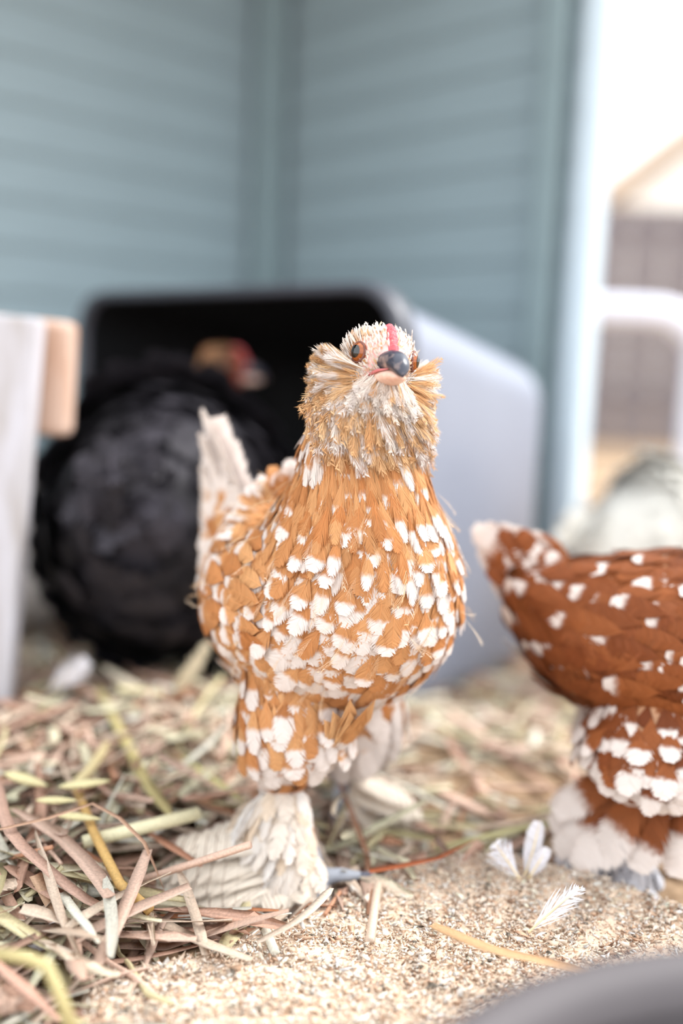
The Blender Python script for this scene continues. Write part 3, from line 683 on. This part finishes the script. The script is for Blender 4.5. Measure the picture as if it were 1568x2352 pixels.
make_hen('mahogany_hen', HR, HR_RZ, 'mahogany brown hen with white spots cut off by the right edge', dict(
    stations=LEAN, ho=HO2, g=((112, 56, 26), (150, 86, 46)), white=.36, under=(176, 130, 96), legs=[rA, rB], head=(R(10), 0, 0, .9, 0), K=14, density=.85, muff_n=.2, fw=1.2, fl=1.15, tail_angle=36, tail_len=.070, tail_w=.020, tail_t0=(.35, .9), tail_base=(-.088, 0, .162),
    thigh_white=2.2, quill=(224, 224, 230), quill_mat=M_FEATHER, shank=(226, 226, 232), shank2=(212, 214, 222), wing_z=.146, voxel=.002, tr=1.62), HR_S)

# ---------------------------------------------------------------- the black hen by the box
def plain_legs():
    o = []
    for sy in (-1, 1):
        o.append(dict(hip=(-.03, sy * .03, .108), hock=(-.036, sy * .032, .058), ankle=(-.024, sy * .032, .010), out=(-.7, sy * .6, 0), toes=[[(-.024, sy * .032, .006), (-.006, sy * .034, .006), (.012, sy * .036, .005)], [(-.024, sy * .032, .006), (-.010, sy * .046, .006), (.0, sy * .056, .005)], [(-.026, sy * .032, .006), (-.042, sy * .03, .006), (-.05, sy * .029, .005)]], splay=.5, bare=-2))
    return o
bp = P(420, 1585, .84); bp.z = float(terrain(bp.x, bp.y)) - .004
make_hen('black_hen', bp, R(84), 'black fluffy hen with a tan head standing before the dark box', dict(stations=[a[:3] + (a[3] * (.86 if i > 7 else 1), a[4] * (.93 if i > 7 else 1)) + a[5:] for i, a in enumerate(squat(HOB))], ho=HOB,
    g=((30, 28, 31), (74, 70, 78)), white=0.0, under=(18, 17, 19), legs=plain_legs(), head=(R(-80), 0, 0, .85, 0), density=.55, fw=1.9, fl=1.9, tilt=(.02, .62), K=7, spangle=0, muff=False, voxel=.004, fray=.2, tr=1.5,  # lighter grey of the pair paints in highlights on the black feathers
    head_pale=(206, 160, 122), head_dark=(180, 114, 72), face=(190, 84, 62), shank=(30, 28, 32), shank2=(44, 42, 48), tail_white=0, bare_toes=True, tail_angle=40, tail_len=.075, tail_w=.03, tail_base=(-.092, 0, .135), wing_z=.150), 1.27)

# ---------------------------------------------------------------- two pale hens farther off
def white_cfg(c): return dict(stations=SQUAT, ho=HO, g=(c, c), white=0.0, under=c, legs=plain_legs(), head=(0, 0, 0, 1.0, 0), density=.22, fw=2.1, fl=1.9, K=6, spangle=0, muff=False, voxel=.005, head_pale=c, head_dark=c, shank=c, shank2=c, tail_white=0, tail_angle=25, tail_len=.05, tail_base=(-.10, 0, .145), tr=1.5, wing_z=.150)
wp = Vector((.345, .93, 0)); wp.z = float(terrain(wp.x, wp.y))
make_hen('white_hen', wp, R(15), 'plump white hen behind the mahogany hen near the white post', white_cfg((226, 223, 216)), 1.03)
wp = Vector((-.345, .99, 0)); wp.z = float(terrain(wp.x, wp.y))
make_hen('white_hen', wp, R(165), 'pale grey white hen half hidden behind the white wooden board', white_cfg((196, 190, 187)), .90)

# ================================================================== THE BOX BEHIND
M_BOX = mat('grey_plastic', (128, 133, 148), .38, noise=.06, scale=14, spec=.5)
M_BOXIN = mat('dark_inner_walls', (14, 14, 17), .7, noise=.2, scale=30, spec=.2)  # inner walls coloured near black, with the interior's shade put into the colour
def rrect(w, h, r, n=7):
    pts = []
    for cx, cy, a0 in ((w / 2 - r, h / 2 - r, 0), (-w / 2 + r, h / 2 - r, 90), (-w / 2 + r, -h / 2 + r, 180), (w / 2 - r, -h / 2 + r, 270)):
        for k in range(n):
            a = R(a0 + 90 * k / (n - 1)); pts.append((cx + r * math.cos(a), cy + r * math.sin(a)))
    return np.array(pts)
BZ0, BZ1 = -.052, .322
b_r, b_l = Vector((.040, .780, 0)), Vector((-.285, 1.085, 0))
wv = (b_r - b_l); BW = wv.length; wv.normalize(); dv = Vector((-wv.y, wv.x, 0)); dv = dv if dv.y > 0 else -dv
bc = (b_r + b_l) / 2; BH = BZ1 - BZ0
box = empty('storage_box', (bc.x, bc.y, BZ0), math.atan2(wv.y, wv.x))
tag(box, 'grey plastic storage box lying on its side with a black inside', 'box')
def ring(w, h, r, y, zc): return np.array([(x, y, z + zc) for x, z in rrect(w, h, r)])
def rings_mesh(rs, cap_last=False):
    n = len(rs[0]); v = np.vstack(rs); qd = grid_quads(len(rs), n, True); t = None
    if cap_last:
        c = len(v); v = np.vstack([v, rs[-1].mean(0)[None]]); k = np.arange(n); l = (len(rs) - 1) * n
        t = np.stack([np.full(n, c), l + k, l + (k + 1) % n], 1)
    return v, qd, t
DEP = .27; lowc = lambda h: h / 2
v, qd, t = rings_mesh([ring(BW, BH, .045, 0, BH / 2), ring(BW - .025, BH - .022, .045, DEP * .4, (BH - .022) / 2), ring(BW - .06, BH - .052, .045, DEP - .02, (BH - .052) / 2), ring(BW - .075, BH - .062, .040, DEP - .004, (BH - .052) / 2), ring(BW - .12, BH - .10, .03, DEP, (BH - .052) / 2)], True)
link('shell', mesh_np('shell', v, qd, t, smooth=True), M_BOX, box)
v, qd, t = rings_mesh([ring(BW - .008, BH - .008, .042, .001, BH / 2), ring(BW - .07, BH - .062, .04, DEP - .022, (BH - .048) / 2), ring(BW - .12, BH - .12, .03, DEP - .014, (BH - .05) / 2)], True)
link('inner_walls', mesh_np('inner_walls', v, qd, t, smooth=True), M_BOXIN, box)
v, qd, t = rings_mesh([ring(BW - .010, BH - .010, .042, .004, BH / 2), ring(BW - .008, BH - .008, .042, -.004, BH / 2), ring(BW + .010, BH + .006, .048, -.005, BH / 2), ring(BW + .014, BH + .008, .05, .0, BH / 2), ring(BW + .014, BH + .008, .05, .014, BH / 2), ring(BW - .004, BH - .004, .045, .016, BH / 2)])
link('rim', mesh_np('rim', v, qd, smooth=True), mat('dark_grey_rim', (70, 71, 80), .4, spec=.5), box)

# ================================================================== WHITE WOODEN BOARD
M_OLDW = mat('worn_white_paint', (190, 189, 198), .65, scale=26, col2=(164, 158, 158), bump=.3, stretch=(3, 3, .5))
M_RAW = mat('bare_pine', (206, 182, 168), .7, scale=22, col2=(178, 136, 110), bump=.3, stretch=(3, 3, .6))
def slab_between(name, pts, th, mt, parent=None, bev=.003):
    """a plank whose face has the four corners pts, th thick away from the viewer"""
    p = [Vector(a) for a in pts]; n = (p[1] - p[0]).cross(p[3] - p[0]).normalized()
    if n.y < 0: n = -n
    bm = bmesh.new(); f = [bm.verts.new(a) for a in p]; b = [bm.verts.new(a + n * th) for a in p]
    bm.faces.new(f); bm.faces.new(b[::-1])
    for k in range(4): bm.faces.new((f[k], b[k], b[(k + 1) % 4], f[(k + 1) % 4]))
    bmesh.ops.recalc_face_normals(bm, faces=bm.faces[:])
    bmesh.ops.bevel(bm, geom=bm.edges[:], offset=bev, segments=2, affect='EDGES', profile=.5)
    return bm_obj(name, bm, mt, parent)
frame = empty('board_stand')
tag(frame, 'worn white wooden upright with a bare wood crosspiece at the left edge', 'wooden frame')
slab_between('upright_board', [P(-95, 715, .66), P(88, 727, .66), P(14, 1640, .63), P(-190, 1640, .63)], .020, M_OLDW, frame)
slab_between('crosspiece', [P(-200, 700, .684), P(165, 738, .684), P(152, 1003, .680), P(-200, 985, .680)], .022, M_RAW, frame, .005)
for a, b in ((30, 800), (45, 900)):
    v, qd, t = tube([P(a, b, .6595), P(a, b, .664)], .0022, 10); link('screw', mesh_np('screw', v, qd, t), mat('steel_screw', (150, 148, 146), .4, metal=.6), frame)

# ================================================================== STONE SLAB WITH SAWDUST
SZ = .016
oct_ = [G(x, y, SZ) for x, y in ((150, 2400), (178, 2290), (225, 2238), (420, 2190), (600, 2125), (765, 2052), (880, 2000), (1010, 1962), (1110, 1952), (1230, 1968), (1400, 2012), (1580, 2078), (1800, 2170))]
out = [(p.x, p.y) for p in oct_] + [(.235, .30), (.22, .16), (.12, .10), (-.02, .10), (-.09, .16), (-.105, .25)]
out = catmull(np.array(out + out[:1]), 140)[:-1]
oc = out.mean(0); rad = np.linalg.norm(out - oc, axis=1)
def in_slab(x, y, grow=0.0):
    a = np.arctan2(y - oc[1], x - oc[0]); ao = np.arctan2(out[:, 1] - oc[1], out[:, 0] - oc[0]); i = np.argsort(ao)
    return np.hypot(x - oc[0], y - oc[1]) < np.interp(a, ao[i], rad[i], period=2 * np.pi) + grow
prof = [(1.0, -.012), (1.012, .002), (1.008, .009), (.99, .0135), (.965, .0155), (.93, SZ), (.8, SZ), (.65, SZ + .0005), (.5, SZ), (.35, SZ), (.2, SZ), (.06, SZ)]
v = np.vstack([np.column_stack([oc + (out - oc) * f, np.full(len(out), z) + .0008 * np.sin(np.arange(len(out)) * .9 + 9 * f)]) for f, z in prof])
n = len(out); t = np.stack([np.full(n, len(v)), (len(prof) - 1) * n + np.arange(n), (len(prof) - 1) * n + (np.arange(n) + 1) % n], 1)
v = np.vstack([v, [[oc[0], oc[1], SZ]]])
slab = link('stone_slab', mesh_np('stone_slab', v, grid_quads(len(prof), n, True), t, smooth=True), mat('pale_stone', (230, 208, 186), .9, scale=260, col2=(192, 166, 142), bump=.8))
tag(slab, 'flat pale stone slab under the sawdust in the foreground', 'slab')
def chips(N, xy, zf, size, cols, wts):
    p = np.column_stack([xy, zf]); ax = rng.normal(0, 1, (N, 3)); ax[:, 2] *= .35; ax /= np.linalg.norm(ax, axis=1)[:, None]
    b = np.cross(ax, rng.normal(0, 1, (N, 3))); b /= np.linalg.norm(b, axis=1)[:, None]; c = np.cross(ax, b)
    s_ = size[:, None]; l = rng.uniform(.8, 2.0, (N, 1)); w = rng.uniform(.35, .9, (N, 1)); h = rng.uniform(.15, .45, (N, 1))
    V = np.stack([p + ax * s_ * l * .5, p - ax * s_ * l * .5 + b * s_ * w * .5, p - ax * s_ * l * .4 - b * s_ * w * .5, p + c * s_ * h + b * s_ * w * .1], 1)
    T = (np.arange(N)[:, None, None] * 4 + np.array([[[0, 1, 2], [0, 3, 1], [1, 3, 2], [2, 3, 0]]])).reshape(-1, 3)
    ci = rng.choice(len(cols), N, p=wts); C = np.ones((N, 4, 4)); C[..., :3] = (np.array([lin(*c) for c in cols])[ci] * (1 + .1 * rng.normal(0, 1, (N, 1))))[:, None, :]
    return mesh_np('sawdust', V.reshape(-1, 3), None, T, {'base': np.clip(C, 0, 1).reshape(-1, 4)})
N = 74000; xy = np.column_stack([rng.uniform(-.13, .27, N), rng.uniform(.20, .50, N)]); xy = xy[in_slab(xy[:, 0], xy[:, 1], -.004)]; N = len(xy)
o = link('sawdust', chips(N, xy, SZ + rng.uniform(-.0002, .0016, N), rng.uniform(.0011, .0029, N) * np.where(rng.random(N) < .06, 1.8, 1),
    [(250, 234, 218), (242, 220, 198), (226, 192, 164), (172, 138, 116), (252, 245, 238), (142, 132, 120)], [.38, .27, .12, .03, .18, .02]), M_CHIP)
tag(o, 'pale sawdust and wood crumbs strewn over the foreground slab', 'sawdust', kind='stuff')

# ================================================================== STRAW
SC = [(232, 198, 178), (240, 216, 194), (214, 172, 150), (226, 212, 170), (240, 230, 200), (246, 240, 224), (200, 148, 118), (210, 197, 154), (178, 138, 114)]
SW = np.array([.21, .21, .11, .10, .14, .10, .05, .05, .03])
def ribbon(pts, w, twist=0.0, groove=.18, nrm=None):
    """a dry blade: three verts across with a shallow groove and real thickness"""
    pts = np.asarray([tuple(p) for p in pts], float); m = len(pts)
    T = np.gradient(pts, axis=0); T /= np.linalg.norm(T, axis=1)[:, None] + 1e-9
    u = np.array([0, 0, 1.]) if nrm is None else np.asarray(nrm, float)
    A = np.cross(T, u); A /= np.linalg.norm(A, axis=1)[:, None] + 1e-9; B = np.cross(A, T)
    tw = twist * np.linspace(-.5, .5, m)[:, None] + 0.0; A2 = A * np.cos(tw) + B * np.sin(tw); B2 = B * np.cos(tw) - A * np.sin(tw)
    ww = (np.full(m, w) * np.concatenate([[.7], np.ones(m - 2), [.45]]))[:, None] / 2
    th = w * .05
    V = np.stack([pts - A2 * ww + B2 * ww * groove, pts, pts + A2 * ww + B2 * ww * groove, pts - B2 * th], 1).reshape(-1, 3)
    return V, grid_quads(m, 4, True), None
def straw_pts(c, ang, L, tilt, bend, kink, n=6):
    x = np.linspace(-.5, .5, n) * L; d = np.array([math.cos(ang), math.sin(ang)]); nn = np.array([-d[1], d[0]])
    lat = bend * x ** 2 / L * 1.2; lat = np.where(x > kink[0] * L, lat + (x - kink[0] * L) * kink[1], lat)
    p = c[:2] + x[:, None] * d + lat[:, None] * nn
    return np.column_stack([p, c[2] + x * tilt + np.where(x > kink[0] * L, (x - kink[0] * L) * kink[2], 0)])
feet = np.array([[-.012, .455], [-.002, .525], [.14, .49], [.17, .51]] + [(p.x, p.y) for p in (P(600, 2000, .455), P(500, 2000, .457), P(420, 2000, .458), P(370, 2030, .452), P(470, 2060, .447), P(450, 1945, .466), P(850, 1880, .53), P(930, 1900, .53), G(380, 2085), G(460, 2105), G(550, 2110), G(640, 2100), G(350, 2050))])
fan = feet[4:10]
def pile(x, y):
    h = .026 * sstep(.03, -.10, x) * sstep(.30, .40, y) + .010
    h *= np.clip(np.min(np.hypot(x - feet[:, 0], y - feet[:, 1])) / .045, .10, 1)
    return h
def fibre(n, t, g_):
    """a pale and a dark fibre running the length of the blade"""
    if t is None: return np.tile(np.array([1.12, .78, 1.06, .80]) + g_.normal(0, .06, 4), n // 4)
    m = (n - 2) // 6; return np.concatenate([np.tile(np.array([1.1, .88, 1.06, .84, 1.04, .9]), m), [.8, .8]])
def straw_bed(name, N, xr, yr, Lr, wr, label, seed, hmul=1.0):
    g_ = np.random.default_rng(seed); mb = MB(); cols = []; k = 0
    while k < N:
        x, y = g_.uniform(*xr), g_.uniform(*yr)
        if in_slab(np.array([x]), np.array([y]), .004)[0] or abs(x / max(y, .1)) > .62: continue
        k += 1
        h = pile(x, y) * hmul; L = g_.uniform(*Lr) * (1 if g_.random() > .3 else .5); w = g_.uniform(*wr)
        z = float(terrain(x, y)) + .0012 + h * g_.random() ** .8
        tl = float(np.clip(g_.normal(0, .16), -.4, .4)); tl = math.copysign(min(abs(tl), 2 * (z - float(terrain(x, y)) + .004) / L), tl)
        pts = straw_pts(np.array([x, y, z]), g_.uniform(0, 2 * np.pi), L, tl, g_.normal(0, .16), (g_.uniform(-.2, .4), g_.normal(0, .35) if g_.random() < .3 else 0, g_.normal(0, .25) if g_.random() < .4 else 0))
        keep = ~in_slab(pts[:, 0], pts[:, 1], .002); pts[:, 2] = np.where(keep, np.maximum(pts[:, 2], terrain(pts[:, 0], pts[:, 1]) + .001), np.maximum(pts[:, 2], SZ + .002))
        if np.min(np.hypot(pts[:, 0, None] - fan[:, 0], pts[:, 1, None] - fan[:, 1])) < .020 and pts[:, 2].max() > .007 and g_.random() < .93: continue
        if g_.random() < .14: v, qd, t = tube(pts, w * .30, 6)
        else: v, qd, t = ribbon(pts, w, g_.normal(0, 1.2), g_.uniform(.05, .4))
        mb.add(v, qd, t); c = np.array(lin(*SC[g_.choice(len(SC), p=SW)])) * (1 + .12 * g_.normal()); cols.append(np.column_stack([np.clip(c[None] * fibre(len(v), t, g_)[:, None], 0, 1), np.ones(len(v))]))
    o = link(name, mb.mesh(name, {'base': np.vstack(cols)}, False), M_STRAW); return tag(o, label, 'straw', kind='stuff')
straw_bed('straw_litter', 2600, (-.30, .03), (.27, .72), (.03, .11), (.0030, .0078), 'loose hay and dry grass heaped on the floor at the left', 3)
straw_bed('straw_litter', 2200, (-.45, .60), (.50, 1.15), (.03, .12), (.003, .008), 'loose hay and dry grass on the floor behind the hens', 4, .8)

def straw_thing(name, px, w, col, label, kind='blade', z=None, Y=None, cat='straw', twist=0.0, res=None):
    """one straw told apart in the photo; px = [(x, y, height)], lying at that height"""
    pts = [G(a, b, c) for a, b, c in px]
    if res: pts = catmull(np.array([tuple(p) for p in pts]), res)
    v, qd, t = tube(pts, w / 2, 10) if kind == 'stem' else ribbon(pts, w, twist)
    c = np.ones((len(v), 4)); c[:, :3] = lin(*col)
    if kind != 'stem': c[:, :3] *= fibre(len(v), None, np.random.default_rng(int(px[0][0]) + 50))[:, None]
    c = np.clip(c, 0, 1)
    o = link(name, mesh_np(name, v, qd, t, {'base': c}, True), M_STRAW); return tag(o, label, cat, 'single straws that stand out from the litter')
straw_thing('straw_stem', [(190, 1935, .034), (330, 1900, .036), (455, 1868, .036)], .0066, (240, 232, 196), 'thick pale cut straw stem lying left of the barred foot feathers', 'stem')
straw_thing('straw_stem', [(172, 1800, .040), (215, 1912, .038), (275, 2030, .034), (345, 2092, .028)], .0046, (222, 182, 116), 'golden yellow straw stem crossing the thick pale one', 'stem')
straw_thing('straw_stem', [(245, 1712, .040), (205, 1770, .040), (172, 1805, .040)], .0055, (232, 214, 166), 'short pale straw end above the golden stem', 'stem')
straw_thing('hay_blade', [(225, 1580, .034), (285, 1700, .038), (330, 1790, .036), (392, 1872, .032)], .0070, (206, 190, 136), 'wide olive grass blade curving down above the thick pale stem', res=10)
straw_thing('hay_blade', [(300, 1690, .026), (420, 1750, .028), (560, 1842, .024)], .0085, (196, 188, 132), 'broad green grey grass blade pointing at the buff hen leg')
straw_thing('hay_blade', [(0, 1905, .050), (110, 1880, .052), (213, 1846, .054), (275, 1880, .052), (330, 1935, .045), (352, 1985, .036), (376, 2042, .024)], .0024, (220, 178, 150), 'thin pinkish grass blade bent like a roof at the left', twist=.5)
straw_thing('hay_blade', [(-10, 1790, .050), (20, 1905, .048), (100, 1990, .040), (210, 2075, .030), (330, 2120, .020)], .0060, (228, 188, 168), 'long pale pink blade sweeping down from the left edge', res=12)
straw_thing('hay_blade', [(343, 1915, .028), (400, 1950, .028), (462, 1990, .026)], .0052, (206, 150, 122), 'salmon coloured blade just left of the barred foot feathers')
straw_thing('hay_blade', [(220, 2112, .016), (400, 2106, .016), (560, 2090, .018), (640, 2092, .020)], .0042, (196, 132, 94), 'long rusty blade below the barred foot feathers')
straw_thing('hay_blade', [(80, 2010, .036), (130, 2090, .026), (165, 2160, .018)], .0085, (222, 182, 150), 'short wide tan blade slanting down at the left edge')
straw_thing('hay_blade', [(590, 2165, .024), (660, 2130, .030), (715, 2090, .034), (762, 2040, .034)], .0042, (244, 222, 202), 'pale blade arching over the left edge of the slab', res=10)
straw_thing('hay_blade', [(848, 2002, .022), (930, 1988, .024), (1005, 1972, .025), (1086, 1932, .030)], .0040, (196, 110, 70), 'rust red strip lying at the back edge of the slab', twist=.6)
straw_thing('seed_husk', [(1000, 1924, .026), (1014, 1945, .026), (1034, 1962, .022)], .0052, (140, 112, 96), 'small grey brown husk beside the rust red strip', cat='husk')
straw_thing('hay_blade', [(990, 2125, .030), (1120, 2180, .034), (1240, 2208, .030), (1360, 2236, .022)], .0062, (226, 182, 138), 'blurred tan blade lying across the sawdust', res=10)
straw_thing('straw_stem', [(-20, 2188, .060), (60, 2200, .062), (108, 2218, .062), (140, 2290, .052), (172, 2380, .040)], .0042, (206, 192, 140), 'yellow green stalk bent at the bottom left corner', 'stem')
straw_thing('hay_blade', [(-20, 2205, .040), (60, 2275, .034), (135, 2345, .024)], .0055, (216, 172, 152), 'pink blade crossing the bottom left corner under the bent stalk')
straw_thing('hay_blade', [(812, 1832, .030), (790, 1824, .036), (770, 1842, .038), (766, 1870, .034), (784, 1886, .028), (776, 1910, .020), (762, 1942, .010)], .0030, (238, 220, 196), 'curled pale tendril standing beside the buff hen rear leg', res=18)
straw_thing('straw_stem', [(1000, 1950, .012), (1120, 1920, .018), (1262, 1888, .022)], .0030, (206, 198, 150), 'thin green stalk behind the loose feathers', 'stem')
straw_thing('hay_blade', [(30, 1545, .030), (140, 1560, .034), (215, 1600, .032), (250, 1618, .030)], .0055, (222, 170, 142), 'pink blade lying in front of the white wooden board')
straw_thing('hay_blade', [(225, 1520, .022), (300, 1560, .028), (400, 1610, .028), (480, 1660, .022)], .0050, (190, 132, 112), 'reddish blade in front of the black hen')
def husk(px, py, z, L, w, ang, label):
    c = G(px, py, z); d = Vector((math.cos(ang), math.sin(ang) * .3, math.sin(ang) * .5)).normalized()
    v, qd, t = tube([c - d * L / 2, c - d * L * .3, c, c + d * L * .3, c + d * L / 2], [.0006, w * .42, w * .5, w * .3, .0003], 8, res=12, flat=.6)
    cc = np.ones((len(v), 4)); cc[:, :3] = lin(232, 220, 172)
    tag(link('oat_husk', mesh_np('oat_husk', v, qd, t, {'base': cc}, True), M_STRAW), label, 'husk', 'oat husks in the hay')
husk(195, 1800, .048, .026, .007, .25, 'pale oat husk lying over the golden stem')
husk(60, 1790, .046, .024, .008, -.4, 'wide oat husk at the left edge of the hay')
husk(130, 1838, .046, .020, .0055, .05, 'small oat husk below the wide one')
husk(180, 1876, .044, .022, .0055, -.1, 'slim oat husk above the thick pale stem')
husk(500, 1690, .030, .014, .006, -.3, 'cream husk near the buff hen thigh')

# ================================================================== LOOSE FEATHERS
def loose(rt, tip, w, nrm, label, col=(230, 228, 234), K=40, jit=.1, blunt=.6, Rc=.08, fluff=.3):
    rt, tip = Vector(rt), Vector(tip); e = empty('loose_feather', rt); d = tip - rt
    tag(e, label, 'feather', 'loose white feathers')
    fo = feather_obj('vane', [feathers(np.zeros((1, 3)), np.array([tuple(d)]), np.array([nrm]), d.length, w, Rc, 0, .12, K, jit, blunt, pal(col, 1, .01), 2, .25, False, fluff)], M_FEATHER, e)
    v, qd, t = tube([-d * .12, Vector((0, 0, 0)), d * .5 + Vector(nrm).normalized() * d.length * .03, d * .98], [.0006, .0006, .0004, .0001], 6); link('quill', mesh_np('quill', v, qd, t, smooth=True), mat('quill_horn', (236, 216, 176), .5), e)
loose(G(1195, 2022, SZ + .001), P(1135, 1935, .452), .017, (.3, -1, .2), 'fluffy curled white down feather on the slab', jit=.3, blunt=.35, fluff=.8)
loose(G(1205, 2010, SZ + .001), P(1240, 1886, .462), .012, (.5, -1, .1), 'tall clear white feather standing on the slab', jit=.03, blunt=.7)
loose(G(1215, 2015, SZ + .001), P(1258, 1945, .455), .008, (.2, -1, .6), 'small white feather leaning right of the tall one', jit=.12)
loose(G(1215, 2140, SZ + .002), P(1335, 2035, .405), .010, (.1, -.6, 1), 'blurred wispy white feather in front on the sawdust', jit=.3, blunt=.3, fluff=.6)
loose(G(20, 2170, .020), P(150, 2150, .38), .022, (.1, -.5, 1), 'blurred white fluff feather at the bottom left in the hay', jit=.3, blunt=.3, fluff=.8)
loose(G(100, 1600, .030), P(175, 1535, .62), .022, (.1, -1, .3), 'white down feather on the hay beside the wooden board', jit=.3, blunt=.3, fluff=.8)
loose(G(400, 1600, .030), P(430, 1545, .60), .010, (.1, -1, .3), 'tiny cream feather upright in front of the black hen', jit=.2, col=(230, 220, 196))

# ================================================================== GREY TUB AT THE BOTTOM RIGHT
A, B = P(1010, 2352, .215), P(1568, 2115, .250)
mid = (A + B) / 2; d = (B - A); d.z = 0; d.normalize(); pr = Vector((d.y, -d.x, 0)); TR = .125
tc_ = mid + pr * (TR - .006); tz = mid.z
tub = empty('feed_tub', (tc_.x, tc_.y, SZ)); tag(tub, 'smooth dark grey tub rim out of focus at the bottom right corner', 'tub')
def lathe(prof, n=64):
    a = np.linspace(0, 2 * np.pi, n, endpoint=False); v = np.array([[(r * math.cos(t_), r * math.sin(t_), z) for t_ in a] for r, z in prof]).reshape(-1, 3); return v, grid_quads(len(prof), n, True)
hz = tz - SZ
M_TUB = mat('grey_rubber', (84, 78, 80), .6, noise=.12, scale=30)
v, qd = lathe([(.0001, .001), (.085, .001), (.092, .004), (TR - .012, hz - .012), (TR - .014, hz - .010), (.088, .008), (.0001, .006)]); link('bowl', mesh_np('bowl', v, qd, smooth=True), M_TUB, tub)
v, qd = lathe([(TR - .016, hz - .012), (TR - .014, hz - .003), (TR - .007, hz), (TR - .001, hz - .003), (TR, hz - .010), (TR - .004, hz - .016), (TR - .012, hz - .016)]); link('rim', mesh_np('rim', v, qd, smooth=True), M_TUB, tub)

# ================================================================== OUTSIDE, PAST THE POST
M_WIRE = mat('galvanised_wire', (128, 116, 112), .5, metal=.3)
def mesh_panel(name, x0, x1, z0, z1, Y, sp, r, label):
    e = empty(name, ((x0 + x1) / 2, Y, z0)); tag(e, label, 'wire panel'); w, h = x1 - x0, z1 - z0; mb = MB()
    for x in np.arange(-w / 2, w / 2 + 1e-6, sp): mb.add(*tube([(x, 0, 0), (x, 0, h)], r, 4))
    for z in np.arange(0, h + 1e-6, sp): mb.add(*tube([(-w / 2, -2 * r, z), (w / 2, -2 * r, z)], r, 4))
    tag(link('wire_grid', mb.mesh('wire_grid', None, False), M_WIRE, e), kind='stuff'); return e
pz = P(1470, 715, 1.5).z
e = mesh_panel('run_panel', .36, .95, -.05, pz - .02, 1.52, .030, .0013, 'square wire mesh panel under a white tube beside the post')
xr = P(1560, 715, 1.5).x
v, qd, t = tube([(.33 - .655, -.02, pz + .05), (xr - .05 - .655, -.02, pz + .05), (xr - .01 - .655, -.02, pz + .044), (xr + .025 - .655, -.02, pz + .015), (xr + .035 - .655, -.02, pz - .03), (xr + .036 - .655, -.02, 0)], .021, 14, res=40)
link('top_tube', mesh_np('top_tube', v, qd, t, smooth=True), mat('white_tube', (226, 226, 240), .35), e)
e = mesh_panel('run_panel', .45, 2.2, -.05, .66, 2.5, .05, .0022, 'taller wire mesh panel farther back behind the white tube')
def plank_fence(x0, x1, Y, z1, col, label):
    e = empty('plank_fence', ((x0 + x1) / 2, Y, -.05)); tag(e, label, 'fence'); w = x1 - x0; n = int(w / .14)
    m_ = mat('weathered_fence', col, .8, noise=.25, scale=6, stretch=(4, 4, .6)); bm = box_bm(.132, .02, z1 + .05, .004); me_ = bpy.data.meshes.new('plank'); bm.to_mesh(me_); bm.free(); me_.materials.append(m_)
    for k in range(n): o = link('plank', me_, None, e); o.location = (-w / 2 + (k + .5) * w / n, 0, (z1 + .05) / 2)
    for z in (.15, z1 - .1): o = bm_obj('rail', box_bm(w, .04, .06), m_, e); o.location = (0, .03, z + .05)
plank_fence(.7, 3.6, 4.2, P(1470, 475, 4.2).z, (122, 114, 118), 'dark grey board fence far behind the wire panels')
H0 = 9.0
shed = empty('white_shed', (3.9, H0, -.05)); tag(shed, 'white walled shed with a tan sloping roof in the far background', 'shed')
o = bm_obj('shed_wall', box_bm(2.0, 2.4, 1.9), mat('white_render', (236, 233, 228), .8, noise=.03, scale=3), shed); o.location = (-.45, 1.2, .95)
def roof_pitch(xe):
    bm = bmesh.new(); a_ = [bm.verts.new(c) for z in (0, .12) for c in ((xe, -.25, 1.85 + z), (xe, 2.65, 1.85 + z), (-.45, 2.65, 2.8 + z), (-.45, -.25, 2.8 + z))]
    for f in ((0, 1, 2, 3), (4, 5, 6, 7), (0, 1, 5, 4), (1, 2, 6, 5), (2, 3, 7, 6), (3, 0, 4, 7)): bm.faces.new([a_[i] for i in f])
    bm_obj('roof', bm, mat('tan_roof', (196, 170, 146), .8, noise=.15, scale=5), shed)
roof_pitch(-1.6); roof_pitch(.7)
bm = bmesh.new(); g0 = [bm.verts.new(c) for c in ((-1.42, .0, 1.9), (.52, .0, 1.9), (-.45, .0, 2.75), (-1.42, 2.4, 1.9), (.52, 2.4, 1.9), (-.45, 2.4, 2.75))]
for f in ((0, 1, 2), (3, 4, 5), (0, 2, 5, 3), (1, 2, 5, 4), (0, 1, 4, 3)): bm.faces.new([g0[i] for i in f])
bm_obj('gable', bm, MATS['white_render'], shed)
